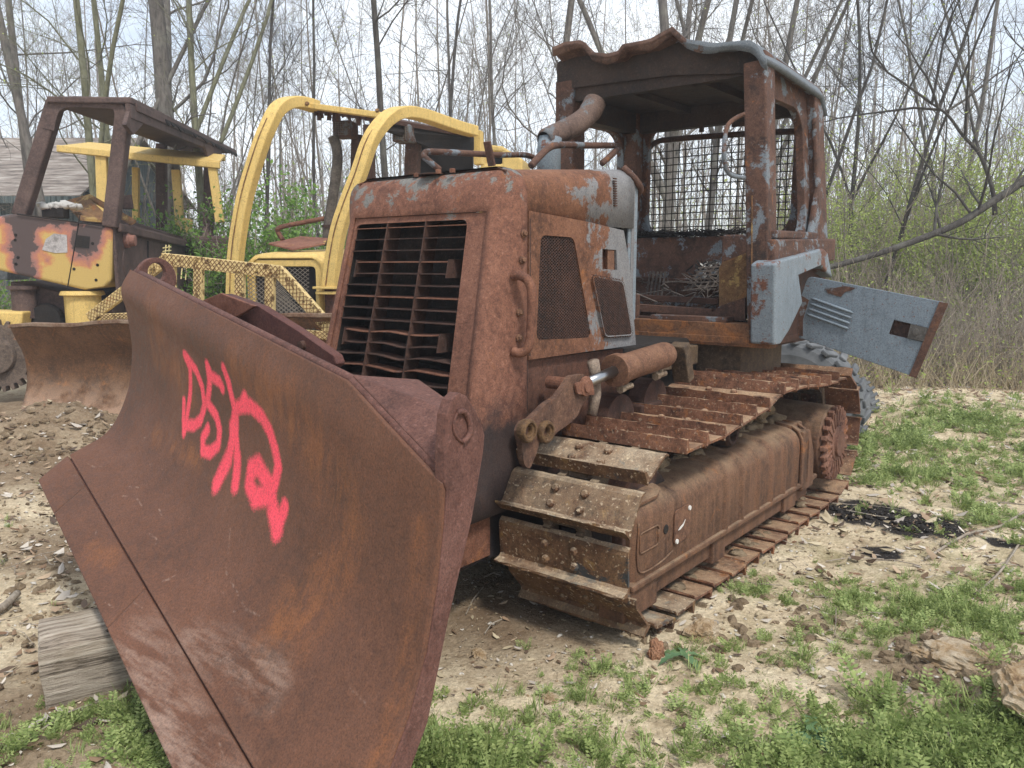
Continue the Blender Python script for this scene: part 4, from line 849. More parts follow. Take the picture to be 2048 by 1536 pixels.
m = MB(); m.plate(gp, .03, [gh], d=(0, 1, 0)); m.build('grille_surround', MY, YD, bevel=.006)
m = MB(); m.box(hx0+.05, hx1-.08, .2, .24, .6, hz-.12); m.build('radiator', MBK, YD)
lat([(545, 528), (618, 532), (618, 640), (545, 640)], .11, .035, .006, 'grille_mesh', YD)
m = MB(); m.box(hx0-.12, hx1+.12, .3, 2.4, .45, 1.25); m.box(hx1-.02, hx1+.10, .05, .35, .7, 1.5); m.build('hull', rust('hull_red', (.06, .04, .03), (.16, .08, .06), (.3, .14, .11), paint=(.5, .33, .08), pamt=.35, orange=.6), YD, bevel=.03)
m = MB(); q = yp([(537, 486, .45), (602, 472, .8), (655, 476, .8), (650, 486, .5), (585, 498, .30)]); m.plate(q, .02, d=(0, 0, -1)); m.build('bent_hood_lid', rust('lid', (.12, .05, .035), (.26, .11, .08), (.35, .18, .13), paint=(.56, .4, .12), pamt=.42, orange=.6), YD, bevel=.004)
m = MB(); m.tube(cr(yp([(566, 480, .6), (556, 464, .6), (560, 455, .6), (600, 446, .8), (655, 436, 1.0)]), 4), .028, 8); m.build('hand_rail', MR, YD, smooth=True)
m = MB(); m.tube(cr(yp([(654, 492, .9), (657, 450, .9), (668, 380, .9), (675, 320, .9), (672, 290, .9), (665, 272, .88)]), 4), .058, 14, cap=False); o = m.build('exhaust_pipe', rust('sooty_pipe', (.05, .045, .04), (.12, .11, .10), (.22, .2, .18), orange=.72), YD, smooth=True); thick(o, .008, -1)
m = MB(); c = Yf.P(657, 450, 'y', .9); m.lathe(c, (0, 0, 1), [(-.03, .075), (.0, .075)], 14); m.build('pipe_clamp', MCD, YD)
# arched guards
def arch(L, w, h, nm='arch_guard'):
    m = MB(); pts = cr(yp(L), 5); m.beampath(pts, w, h, side=(1, 0, 0)); o = m.build(nm, MY, YD, bevel=.014, seg=3)
    m = MB(); q = [p+Vector((-.012, -h*.5-.004, 0)) for p in pts[:int(len(pts)*.62)]]; m.tube(q, .007, 5); m.build('groove', MYR, o)
    return o
arch([(468, 600, 0), (471, 519, 0), (479, 454, .0), (493, 383, .02), (518, 300, .05), (536, 254, .10), (555, 219, .2), (579, 205, .35), (606, 206, .55), (632, 214, .75)], .145, .12)
arch([(659, 575, 0), (668, 508, 0), (679, 454, .0), (697, 401, .02), (718, 347, .05), (736, 293, .10), (754, 260, .18), (779, 234, .32), (808, 224, .5), (844, 230, .8), (880, 242, 1.1), (915, 254, 1.4), (948, 263, 1.7)], .145, .12)
m = MB(); m.beam(*yp([(618, 212, .62), (770, 232, .62)]), .10, .06); m.build('cross_brace', MY, YD, bevel=.008)
m = MB(); a, b = yp([(655, 572, .0), (655, 582, 0)]); m.box(a.x-.12, a.x+.12, -.1, .12, a.z-.03, a.z-.005); m.box(a.x-.10, a.x+.10, -.08, .1, a.z-.085, a.z-.055); m.box(a.x-.14, a.x-.1, .0, .15, a.z-.45, a.z-.06); m.build('guard_foot', MY, YD, bevel=.006)
for px, py in ((600, 205), (615, 208), (755, 222), (770, 224)):
    m = MB(); c = Yf.P(px, py, 'y', .5); m.lathe(c, (0, -1, .5), [(0, .024), (.02, .02)], 8); m.build('bolt', MYR, YD)
# burnt canopy behind the arches
cz = Yf.P(800, 236, 'y', .9).z
m = MB(); q = yp([(632, 216, .7), (770, 236, .7), (948, 268, 1.8), (810, 240, 2.1)]); m.plate(q, .05, d=(0, 0, -1))
rn = random.Random(5)
for i in range(22): 
    f = rn.random(); p = q[0].lerp(q[1], f); m.beam(p, p-Vector((rn.uniform(-.03, .03), -.02, rn.uniform(.05, .13))), .05, .015)
m.build('canopy_roof', MCD, YD, bevel=.004)
m = MB(); q = yp([(770, 240, .75), (948, 275, 1.8), (948, 300, 1.8), (870, 300, 1.3), (830, 282, 1.1), (775, 262, .75)]); m.plate(q, .04, d=(-1, 0, 0)); m.build('canopy_side', MBK, YD)
def ypost(L, w, mat=MCD, nm='canopy_post'): m = MB(); m.beam(*yp(L), w, .12, up=(0, 1, 0)); m.build(nm, mat, YD, bevel=.01)
ypost([(712, 420, 1.2), (716, 270, 1.2)], .12); ypost([(824, 360, 1.3), (828, 262, 1.3)], .16, MC); ypost([(740, 420, 2.1), (738, 250, 2.1)], .12); ypost([(905, 330, 2.2), (905, 262, 2.2)], .16, MBK); ypost([(958, 330, 1.9), (956, 262, 1.9)], .10, MY)
m = MB(); q = yp([(836, 290, 2.1), (945, 300, 2.1), (945, 360, 2.1), (820, 360, 2.1)]); m.plate(q, .04, d=(0, 1, 0)); m.build('cab_back', MBK, YD)
for px, py in ((682, 257), (802, 266)):
    c = Yf.P(px, py, 'y', .95); m = MB(); m.box(c.x-.11, c.x+.11, c.y, c.y+.22, c.z-.09, c.z+.09); o = m.build('work_light', MC, YD, bevel=.015)
    m = MB()
    for k in range(7): m.box(c.x-.09+k*.029, c.x-.086+k*.029, c.y-.012, c.y-.006, c.z-.07, c.z+.07); m.box(c.x-.09, c.x+.09, c.y-.006, c.y-.001, c.z-.07+k*.022, c.z-.066+k*.022)
    m.build('light_guard', bpy.data.materials['screen_wire'], o)
m = MB(); m.box(hx0-.6, hx0-.1, .0, 2.6, .0, .75); m.box(hx1+.1, hx1+.6, .0, 2.6, .0, .75); m.build('track_frame', MT, YD, bevel=.05)
m = MB(); m.box(hx0, hx0+.12, -1.3, .4, .3, .5); m.box(hx1-.12, hx1, -1.3, .4, .3, .5); m.build('push_arm', MLOW, YD, bevel=.01)
# ================================================================== BURNT BROWN-AND-YELLOW MACHINE at the left
Lf = Fr(-4.78, 9.45, -9)
LM = tag(empty('excavator', Lf.o, -Lf.yaw), 'fire-blistered yellow and brown machine at the left with an empty burnt cab frame', 'construction machine')
def lp(L): return [Lf.P(px, py, 'y', y) for px, py, y in L]
x0 = Lf.P(229, 458, 'y', 0).x
ZN = [(Lf.P(px, py, 'y', 0), r*1.25+.01) for px, py, r in ((70, 424, .13), (110, 424, .14), (150, 430, .14), (190, 440, .12), (48, 455, .12), (44, 490, .12), (48, 520, .10), (56, 545, .08), (170, 480, .12), (168, 502, .08), (186, 470, .10), (215, 430, .10), (92, 520, -.02), (30, 425, .1))]
MBY = burnt('burnt_yellow', ZN)
m = MB(); front = lp([(-40, 440, 0), (32, 426, 0), (208, 451, 0), (226, 457, 0), (222, 562, 0), (210, 574, 0), (168, 580, 0), (-40, 532, 0)]); m.plate(front, .9, d=(0, 1, 0)); body = m.build('body', MBY, LM, bevel=.035, seg=3)
m = MB(); sd1 = [Lf.P(px, py, 'x', x0) for px, py in ((229, 452), (260, 447), (405, 489), (412, 500), (412, 590), (330, 590), (240, 590), (222, 575))]; m.plate([Vector((q.x, max(q.y, .02), q.z)) for q in sd1], .05, d=(-1, 0, 0)); m.build('side_panel', MPB, LM, bevel=.03)
m = MB(); m.beam(Lf.P(238, 455, 'x', x0+.03), Lf.P(405, 496, 'x', x0+.03), .05, .10); m.build('side_channel', MPB, LM, bevel=.015)
m = MB(); c = Lf.P(250, 481, 'x', x0); m.lathe(c, (1, 0, 0), [(0, .09), (.05, .09), (.055, .07), (.12, .065), (.12, .03)], 18); m.build('filler_neck', rust('pinkish', (.2, .09, .07), (.34, .16, .13), (.42, .24, .2), orange=.7), LM, bevel=.004)
m = MB(); c = Lf.P(255, 528, 'x', x0); m.lathe(c, (1, 0, 0), [(0, .19), (.006, .185)], 30); m.build('round_patch', MPB, LM)
m = MB(); q = lp([(153, 470, -.004), (180, 473, -.004), (178, 497, -.004), (151, 494, -.004)]); m.plate(q, .004, d=(0, -1, 0)); m.build('latch_opening', MBK, body)
m = MB(); q = lp([(84, 500, -.004), (92, 478, -.004), (108, 467, -.004), (134, 470, -.004), (135, 505, -.004), (110, 506, -.004)]); m.plate(q, .003, d=(0, -1, 0)); m.build('peeled_decal', rust('bleached', (.3, .3, .31), (.55, .56, .6), (.7, .7, .74), orange=.8), body)
m = MB()
m.tube(lp([(160, 430, -.004), (135, 575, -.004)]), .006, 4); m.tube(lp([(34, 428, -.02), (208, 452, -.02)]), .008, 4)
for px, py in ((30, 480), (31, 470), (36, 515), (32, 528), (185, 487), (195, 530), (148, 538), (192, 560)): m.lathe(Lf.P(px, py, 'y', -.002), (0, -1, 0), [(0, .018), (.004, .016)], 8)
m.build('panel_seam', MBK, body)
m = MB(); m.tube([Lf.P(296, 482, 'x', x0+.01), Lf.P(296, 515, 'x', x0+.01)], .012, 5); m.build('side_slot', MBK, LM)
# hash mark painted in chalk-yellow on the side, two strokes below
def chalk(L): 
    m = MB()
    for a, b in L: m.tube([Lf.P(*a, 'x', x0+.05), Lf.P(*b, 'x', x0+.05)], .009, 5)
    m.build('chalk_mark', NT('yellow_chalk').out((.72, .6, .3), .9), LM)
chalk([((332, 490), (330, 508)), ((338, 490), (337, 508)), ((326, 496), (342, 494)), ((326, 503), (342, 501)), ((364, 537), (362, 558)), ((373, 536), (371, 560))])
# cab frame
def lbeam(a, b, w, h, nm='cab_post', mat=MPB): m = MB(); m.beam(a, b, w, h, up=(0, 1, 0)); return m.build(nm, mat, LM, bevel=.02, seg=3)
A1, B1 = lp([(112, 205, .1), (42, 432, .1)]); lbeam(A1, B1, .16, .18)
A2, B2 = lp([(250, 215, .1), (222, 455, .05)]); lbeam(A2, B2, .16, .18)
x2 = Lf.P(250, 215, 'y', .1).x
A3 = Lf.P(421, 290, 'x', x2+.05); B3 = Lf.P(416, 500, 'x', x2+.12); lbeam(A3, B3, .16, .16)
A4 = Vector((A1.x, A3.y, A3.z)); B4 = Vector((A1.x-.1, A3.y, 1.9)); lbeam(A4, B4, .16, .16)
m = MB(); zt = A2.z
m.beampath(cr(lp([(100, 260, .05), (108, 225, .05), (122, 210, .05), (150, 205, .05), (200, 207, .05), (232, 210, .05), (242, 225, .05), (244, 262, .05)]), 4), .10, .12, side=(0, 1, 0)); m.build('cab_header', MPB, LM, bevel=.015)
m = MB(); P1, P2 = lp([(92, 192, -.05), (262, 194, -.05)]); Q2 = Lf.P(472, 300, 'x', P2.x+.02); Q1 = Vector((P1.x, Q2.y, Q2.z)); P1b = P1.copy()
k_ = 10; vs = []
m.plate([P1, P2, Q2, Q1], .07, d=(0, 0, -1)); m.build('cab_roof', MPB, LM, bevel=.015)
m = MB(); m.beam(Lf.P(256, 222, 'x', x2+.1), Lf.P(440, 300, 'x', x2+.1), .06, .16); m.beam(P2+Vector((.02, .1, -.09)), Q2+Vector((.02, -.3, -.09)), .02, .09); m.plate([Lf.P(262, 215, 'x', x2+.12), Lf.P(290, 245, 'x', x2+.12), Lf.P(268, 270, 'x', x2+.12), Lf.P(252, 250, 'x', x2+.12)], .05, d=(-1, 0, 0))
m.plate([Lf.P(408, 285, 'x', x2+.14), Lf.P(436, 290, 'x', x2+.14), Lf.P(430, 330, 'x', x2+.14), Lf.P(420, 330, 'x', x2+.14)], .05, d=(-1, 0, 0)); m.build('roof_rail', MPB, LM, bevel=.01)
rn = random.Random(8); tp = [P2.lerp(Q2, .2+.78*i/40)+Vector((.03, 0, -.08)) for i in range(41)]; bt = [p-Vector((0, 0, rn.uniform(.01, .075))) for p in tp]
m = MB(); m.plate(tp+bt[::-1], .012, d=(1, 0, 0)); m.build('ragged_edge', MBK, LM)
# top of body junk: melted cap, panel, seat back
m = MB(); c = lp([(105, 432, .3)])[0]; m.box(c.x-.12, c.x+.12, c.y, c.y+.2, c.z-.02, c.z+.10); m.build('vent_box', MBK, LM, bevel=.01)
o = lump((c.x-.24, c.x+.24, c.y, c.y+.2, c.z+.10, c.z+.15), 16, (.04, .08), 9, NT('melted_white').out((.45, .44, .42), .8), 'melted_cap', LM)
m = MB(); q = lp([(128, 402, .9), (172, 390, .9), (208, 425, .6), (205, 440, .5), (160, 436, .4)]); m.plate(q, .03, d=(0, 0, -1)); q = lp([(170, 390, .9), (180, 388, .9), (272, 440, .5), (262, 446, .5)]); m.plate(q, .03, d=(0, 0, -1)); m.build('loose_panel', MYR, LM)
m = MB(); q = lp([(240, 392, .8), (262, 388, .8), (266, 418, .8), (236, 418, .8)]); m.plate(q, .06, d=(0, 1, 0)); m.build('seat_back', MPB, LM, bevel=.02)
m = MB(); q = [Lf.P(a, b, 'x', x0-.1) for a, b in ((262, 440), (418, 490), (560, 520), (560, 640), (262, 640))]; m.plate(q, .6, d=(-1, 0, 0)); m.build('rear_body', MPB, LM, bevel=.03)
# undercarriage
m = MB(); q = lp([(18, 562, .3), (128, 585, .3), (225, 600, .3), (225, 720, .3), (40, 720, .3)]); m.plate(q, 1.2, d=(0, 1, 0)); m.build('lower_frame', MPB, LM, bevel=.03)
m = MB(); c = lp([(158, 582, .1)])[0]; m.lathe((c.x, c.y+.1, c.z), (0, 0, -1), [(0, .23), (.05, .25), (.06, .20), (.45, .20)], 22); c2_ = lp([(38, 572, .1)])[0]; m.build('yellow_drum', MY, LM, bevel=.008)
m = MB(); m.lathe((c2_.x, c2_.y+.1, c2_.z), (0, 0, -1), [(0, .17), (.04, .17), (.05, .13), (.38, .13)], 20); m.build('swivel_post', MPB, LM)
m = MB(); q = lp([(-60, 622, -.1), (46, 624, -.1), (42, 660, -.1), (20, 690, -.1), (-60, 720, -.1)]); m.plate(q, .4, d=(0, 1, 0)); m.build('yellow_fender', MY, LM, bevel=.02)
m = MB(); c = Lf.P(4, 712, 'y', -.15); c.x -= .06; n = 26; pts = []
for k in range(n):
    for da, r in ((-.3, .36), (-.15, .42), (.15, .42), (.3, .36)): a = 2*math.pi*(k+da)/n; pts.append(c+Vector((r*math.cos(a), 0, r*math.sin(a))))
m.plate(pts, .12, d=(0, 1, 0)); m.lathe(c, (0, -1, 0), [(0, .22), (.06, .2), (.07, .1)], 24); m.build('drive_sprocket', rust('old_cog', (.05, .04, .035), (.14, .11, .09), (.25, .2, .17), orange=.62), LM, bevel=.006)
m = MB(); m.lathe(Lf.P(95, 640, 'y', .25), (0, -1, 0), [(0, .2), (.1, .18), (.1, .12)], 20); m.build('swing_hub', MBK, LM)
# ================================================================== YELLOW CANOPY FRAME further back
Bf = Fr(-6.6, 12.6, -10)
BK = tag(empty('loader', Bf.o, -Bf.yaw), 'yellow machine with a flat open canopy standing behind the burnt cab', 'construction machine')
def bp(L): return [Bf.P(px, py, 'y', y) for px, py, y in L]
m = MB(); m.beam(*bp([(115, 297, 0), (440, 331, 0)]), .10, .10, up=(0, 0, 1)); m.beam(*bp([(175, 291, .9), (450, 316, .9)]), .10, .10); m.beam(*bp([(250, 310, .1), (262, 298, .9)]), .06, .08); m.build('canopy_beam', MY, BK, bevel=.012)
m = MB(); a, b, c, d = bp([(120, 295, .05), (440, 326, .05), (450, 313, .9), (180, 288, .9)]); m.plate([a, b, c, d], .03, d=(0, 0, 1)); m.build('canopy_sheet', MY, BK)
for L, w in (([(203, 312, .05), (207, 425, .05)], .16), ([(352, 340, .5), (360, 450, .5)], .13), ([(425, 335, .05), (440, 445, .0)], .13), ([(272, 335, .9), (272, 440, .9)], .10)):
    m = MB(); m.beam(*bp(L), w, .12, up=(0, 1, 0)); m.build('canopy_post', MY, BK, bevel=.012)
m = MB(); q = bp([(358, 432, .4), (385, 440, .4), (380, 468, .4), (352, 462, .4)]); m.plate(q, .12, d=(0, 1, 0)); m.build('seat_back', MY, BK, bevel=.03)
m = MB(); a, b = bp([(150, 470, 0), (470, 470, 0)]); m.box(a.x, b.x, 0, 1.6, .4, a.z); m.build('body', MPB, BK, bevel=.05)
# yellow cab far behind the arches
Cf = Fr(-.55, 14, 10); CK = tag(empty('loader', Cf.o, -Cf.yaw), 'corner of a yellow cab showing behind the yellow arched dozer', 'construction machine')
m = MB(); q = [Cf.P(px, py, 'y', 0) for px, py in ((962, 287), (1004, 292), (1045, 318), (1045, 480), (955, 480))]
hl = [Cf.P(px, py, 'y', 0) for px, py in ((972, 302), (1004, 304), (1004, 328), (972, 328))]; m.plate(q, .9, [hl], d=(0, 1, 0)); m.build('cab_shell', MY, CK, bevel=.03)
m = MB(); q = [Cf.P(px, py, 'y', .4) for px, py in ((965, 298), (1010, 298), (1010, 332), (965, 332))]; m.plate(q, .02, d=(0, 1, 0)); m.build('window', MBK, CK)
m = MB(); q = [Cf.P(px, py, 'y', .1) for px, py in ((955, 480), (1050, 480), (1050, 640), (955, 640))]; m.plate(q, .8, d=(0, 1, 0)); m.build('body', MPB, CK)
# ================================================================== tyres behind the main dozer
def tyre(px, py, Yd, rad, w, rz, lab, tilt=0):
    c = WP(px, py, Yd); e = empty('tyre', c, rz); e.rotation_euler = (tilt, 0, rz); tag(e, lab, 'tyre'); m = MB()
    m.lathe((0, -w/2, 0), (0, 1, 0), [(0, rad*.52), (0, rad*.80), (.03, rad*.92), (.07, rad*.965), (w-.07, rad*.965), (w-.03, rad*.92), (w, rad*.80), (w, rad*.52), (w*.5, rad*.5)], 48); m.build('carcass', MTY, e, smooth=False, bevel=.01)
    m = MB(); n_ = 26
    for k in range(n_):
        for sg in (-1, 1):
            a = 2*math.pi*(k+.5*(sg > 0))/n_; M_ = Matrix.Rotation(-a, 4, 'Y'); m.box(rad*.95, rad*1.01, sg*.015 if sg > 0 else -w/2+.0, w/2 if sg > 0 else -.015, -rad*.055, rad*.055, M=M_@Matrix.Rotation(sg*.25, 4, 'X'))
    m.build('tread', MTY, e, bevel=.01); m = MB(); m.lathe((0, -w*.3, 0), (0, 1, 0), [(0, rad*.1), (0, rad*.5), (w*.6, rad*.5), (w*.6, rad*.1)], 32); m.build('rim', MPB, e)
c = WP(1590, 600, 7.3)
tyre(1588, 812, 7.3, .62, .42, R(-38), 'big grey tyre behind the dozer, its top showing above the track under the blue door')
tyre(1690, 808, 8.2, .30, .30, R(-60), 'smaller chunky tyre on the ground behind the rear of the track')
# ================================================================== shed
m_sh = tag(empty('shed', (-12, 17, 0), 0), 'old shed with a weathered pale shingle roof and grey plank walls at the left edge', 'shed')
MSR = NT('old_shingles'); vv = MSR.noise(2.5, 8, .7, stretch=(.6, 3, 3)); MSR.out(MSR.ramp(vv, [(.35, (.10, .085, .075)), (.5, (.26, .22, .19)), (.66, (.45, .41, .37))]), .95, vv, 1., .05); MSR = MSR.m
MSW = NT('grey_planks'); vv = MSW.noise(7, 5, .6, stretch=(4, 4, .15)); MSW.out(MSW.ramp(vv, [(.35, (.035, .045, .045)), (.65, (.13, .16, .16))]), .95, vv, .8, .04); MSW = MSW.m
m = MB(); m.box(-4, 3.0, 0, 5, 0, 3.15); o = m.build('wall', MSW, m_sh)
m = MB(); k = 0
nr = 9
for i in range(nr):
    f0, f1 = i/nr, (i+1.15)/nr; m.plate([(-4.3, -.5+3.1*f0, 2.95+1.55*f0), (3.3, -.5+3.1*f0, 2.95+1.55*f0), (3.3, -.5+3.1*f1, 2.97+1.55*f1), (-4.3, -.5+3.1*f1, 2.97+1.55*f1)], .03, d=(0, -.4, 1))
m.plate([(-4.3, 2.6, 4.5), (3.3, 2.6, 4.5), (3.3, 5.5, 3.1), (-4.3, 5.5, 3.1)], .04, d=(0, 0, 1)); m.build('roof', MSR, m_sh)
m = MB(); m.box(-4.3, 3.3, -.52, -.46, 2.82, 2.96); m.plate([(3.0, 0, 3.1), (3.0, 5, 3.1), (3.0, 2.6, 4.4)], .05, d=(1, 0, 0)); m.build('fascia', MSW, m_sh)
# stack of flat steel/blue-grey car part at the far left edge
m = MB(); p = [WP(-40, 470, 11), WP(18, 462, 11), WP(14, 560, 11), WP(-40, 560, 11)]; c = p[0].copy(); c.z = 0
m.plate([q-c for q in p], .5, d=(0, 1, 0)); m.tube([WP(-40, 442, 11)-c, WP(22, 432, 11)-c], .03, 8); o = m.build('machine_hood', rust('slate', (.04, .05, .06), (.10, .12, .14), (.2, .23, .26), orange=.7), bevel=.04); o.location = c; tag(o, 'slate-grey rounded machine cover cut by the left edge beside the burnt machine', 'machine part')
#PART4
# ------------------------------------------------------------------ ground
_TC = {}
def vnoise(x, y, sc, seed, oc=5, ro=.5):
    if seed not in _TC: _TC[seed] = np.random.RandomState(seed).rand(256, 256)
    T = _TC[seed]; out = np.zeros_like(x); amp = 1; tot = 0
    for o in range(oc):
        fx = x*sc*2**o+o*17.3; fy = y*sc*2**o+o*9.1; ix = np.floor(fx).astype(int); iy = np.floor(fy).astype(int); u = fx-ix; v = fy-iy; u = u*u*(3-2*u); v = v*v*(3-2*v)
        a = T[ix % 256, iy % 256]; b = T[(ix+1) % 256, iy % 256]; c = T[ix % 256, (iy+1) % 256]; d = T[(ix+1) % 256, (iy+1) % 256]
        out += amp*((a*(1-u)+b*u)*(1-v)+(c*(1-u)+d*u)*v); tot += amp; amp *= ro
    return out/tot
MOUNDS = [(G(110, 905), .8, .36), (G(60, 990), .5, .06), (G(1920, 1365), .34, .10), (G(190, 860), .5, .10), (G(1900, 830), 2.2, .16), (G(30, 1080), .35, .05), (G(2060, 1450), .25, .1)]
def gz(x, y):
    x = np.asarray(x, float); y = np.asarray(y, float)
    z = (vnoise(x, y, .5, 1, 4)-.5)*.10+(vnoise(x, y, 4, 2, 5, .6)-.5)*.045
    # settled flat under the dozer's track
    ax, ay = A.ax['x'], A.ax['y']; lx = (x-A.o.x)*ax.x+(y-A.o.y)*ax.y; ly = (x-A.o.x)*ay.x+(y-A.o.y)*ay.y
    inside = np.clip(1-np.maximum(np.abs(lx-.1)-1.15, np.maximum(-.1-ly, ly-2.9))/.25, 0, 1); z = z*(1-inside)+(-.0)*inside
    for c, r, h in MOUNDS:
        d = np.hypot(x-c.x, y-c.y)/r; z = z+h*np.exp(-d*d*1.2)*(.65+.7*vnoise(x, y, 5, 5, 5, .65))
    far = np.clip((y-14)/30, 0, 1); z = z+far*1.2
    return z
_gx = np.arange(-8, 9, .025); _gy = np.arange(0, 13, .025); _GZ = gz(*np.meshgrid(_gx, _gy))
def gz1(x, y):
    if -7.9 < x < 8.8 and .05 < y < 12.8: return float(_GZ[int(y/.025+.5), int((x+8)/.025+.5)])
    return float(gz(np.array([x]), np.array([y]))[0])
n = 620; t = np.linspace(-1, 1, n); k = 6.3; gx = np.sinh(k*t)/math.sinh(k)*150+.2; gy = np.sinh(k*t)/math.sinh(k)*150+3.6
X, Y = np.meshgrid(gx, gy); Zg = gz(X, Y)
me = bpy.data.meshes.new('ground'); idx = np.arange(n*n).reshape(n, n)
q = np.stack([idx[:-1, :-1], idx[:-1, 1:], idx[1:, 1:], idx[1:, :-1]], -1).reshape(-1, 4)
me.vertices.add(n*n); me.vertices.foreach_set('co', np.stack([X, Y, Zg], -1).reshape(-1)); me.loops.add(q.size); me.loops.foreach_set('vertex_index', q.reshape(-1)); me.polygons.add(len(q)); me.polygons.foreach_set('loop_start', np.arange(len(q))*4)
me.update(calc_edges=True); me.validate()
def blob(L):
    out = np.zeros_like(X)
    for px, py, r in L:
        c = G(px, py); out = np.maximum(out, np.clip(1.4-np.hypot(X-c.x, Y-c.y)/r, 0, 1))
    return out
setattr_(me, 'dirt', blob([(110, 900, 1.0), (40, 960, .8), (150, 1100, .5), (1920, 1360, .35), (180, 1400, .5), (1000, 1230, .5), (60, 1450, .5), (20, 820, 1.2)]))
setattr_(me, 'moss', blob([(1700, 1150, .6), (1640, 1210, .4), (1560, 1190, .3), (1900, 1130, .5), (1900, 900, 1.6), (2000, 870, 1.6), (1650, 1240, .3), (1500, 1290, .2)]))
setattr_(me, 'ash', blob([(1735, 1028, .30), (1845, 1052, .30), (1790, 1045, .18), (1760, 1100, .12), (2010, 1090, .1)]))
gr_o = link('ground', me, MGR, smooth=True); gr_o['kind'] = 'structure'
# ------------------------------------------------------------------ numpy scatter of small templates into one mesh
class SC:
    def __init__(s): s.V = []; s.F = []; s.n = 0; s.M = []
    def add(s, V, F, mi=0): s.V.append(V); s.F.append(F+s.n); s.M.append(np.full(len(F), mi)); s.n += len(V)
    def build(s, name, mats, parent=None, smooth=False):
        V = np.concatenate(s.V); F = np.concatenate(s.F); me = bpy.data.meshes.new(name); w = F.shape[1]
        me.vertices.add(len(V)); me.vertices.foreach_set('co', V.reshape(-1)); me.loops.add(F.size); me.loops.foreach_set('vertex_index', F.reshape(-1).astype(np.int32)); me.polygons.add(len(F)); me.polygons.foreach_set('loop_start', np.arange(len(F))*w)
        me.polygons.foreach_set('material_index', np.concatenate(s.M).astype(np.int32)); me.update(calc_edges=True)
        return link(name, me, mats, parent, smooth)
def rotz(V, a): c, s_ = math.cos(a), math.sin(a); return V@np.array([[c, s_, 0], [-s_, c, 0], [0, 0, 1]])
def weed_template(rs, kind):
    V = []; F = []
    def quad(p, d, w, up):
        d = np.array(d); sd_ = np.cross(d, up); sd_ = sd_/(np.linalg.norm(sd_)+1e-9)*w; k = len(V); p = np.array(p); V.extend([p, p+d*.5+sd_, p+d, p+d*.5-sd_]); F.append([k, k+1, k+2, k+3])
    ns = 9 if kind != 2 else 16
    for i in range(ns):
        a = rs.uniform(0, 6.28); lean = rs.uniform(.2, 1.0); L = rs.uniform(.06, .15); d = np.array([math.cos(a)*lean, math.sin(a)*lean, 1.]); d /= np.linalg.norm(d); b = np.array([rs.normal()*.02, rs.normal()*.02, 0])
        if kind == 2: quad(b, d*L*.9, .0028, np.array([0, 0, 1.])); continue
        nl = 7; tang = np.array([-math.sin(a), math.cos(a), 0])
        for j in range(1, nl+1):
            f = j/nl; p = b+d*L*f-np.array([0, 0, .03*f*f]); ll = (.020 if kind == 0 else .028)*(1-.4*f)
            for sg in (-1, 1): quad(p, (tang*sg+d*.5+np.array([0, 0, rs.uniform(-.2, .3)]))*ll, ll*.26, np.cross(tang, d))
        quad(b+d*L-np.array([0, 0, .03]), d*.018, .005, tang)
    return np.array(V), np.array(F)
rs = np.random.RandomState(7)
TW = [[weed_template(rs, k) for _ in range(4)] for k in range(3)]
WZ = [(1940, 1530, .33, 290), (1750, 1530, .25, 160), (1600, 1535, .18, 70), (2050, 1510, .28, 110), (900, 1530, .17, 110), (1000, 1540, .14, 30), (860, 1530, .2, 180), (1840, 1210, .36, 150), (1970, 1240, .36, 150), (1760, 1280, .25, 40), (2040, 1180, .35, 80), (1500, 1180, .25, 30),
      (230, 1430, .22, 60), (150, 1450, .18, 22), (290, 1500, .2, 55), (1150, 1400, .35, 50), (1215, 1335, .15, 40), (1400, 1320, .25, 30), (1050, 1440, .25, 45), (1800, 900, .9, 260), (1950, 870, 1.2, 420), (2060, 960, .9, 140), (1860, 960, .6, 120), (1980, 1050, .45, 140), (1650, 1180, .3, 25), (1350, 1500, .3, 40), (1600, 1320, .3, 45), (1740, 960, .3, 60), (700, 1500, .3, 100), (1720, 1190, .3, 35), (40, 1500, .3, 30), (940, 1180, .3, 20), (1180, 1500, .25, 30), (1480, 1440, .3, 35)]
w = SC()
for px, py, r, cnt in WZ:
    c = G(px, py)
    for i in range(cnt):
        a = rs.uniform(0, 6.28); d = r*abs(rs.normal())*.62; x, y = c.x+math.cos(a)*d*1.15, c.y+math.sin(a)*d
        lx = (x-A.o.x)*A.ax['x'].x+(y-A.o.y)*A.ax['x'].y; ly = (x-A.o.x)*A.ax['y'].x+(y-A.o.y)*A.ax['y'].y
        if abs(lx-.1) < 1.12 and -.15 < ly < 3.1: continue
        far = y > 5
        kd = rs.choice([0, 1, 2], p=[.45, .3, .25]); V, F = TW[kd][rs.randint(4)]; s_ = rs.uniform(.4, 1.0)*(1.25 if far else .85)*(.8 if cnt < 100 else 1)*(1.35 if py > 1470 else 1)*rs.choice([.6, 1, 1.3]); V = rotz(V*np.array([s_, s_, s_*rs.uniform(.5, 1)]), rs.uniform(0, 6.28))+np.array([x, y, gz1(x, y)-.004]); w.add(V, F)
for i in range(900):
    x, y = rs.uniform(-3.5, 5.5), rs.uniform(1.5, 9)
    if vnoise(np.array([x]), np.array([y]), 1.6, 21, 3)[0] < .58: continue
    lx = (x-A.o.x)*A.ax['x'].x+(y-A.o.y)*A.ax['x'].y; ly = (x-A.o.x)*A.ax['y'].x+(y-A.o.y)*A.ax['y'].y
    if abs(lx-.1) < 1.2 and -.3 < ly < 3.1: continue
    V, F = TW[rs.choice([0, 2])][rs.randint(4)]; s_ = rs.uniform(.25, .6); w.add(rotz(V*s_, rs.uniform(0, 6.28))+np.array([x, y, gz1(x, y)-.003]), F)
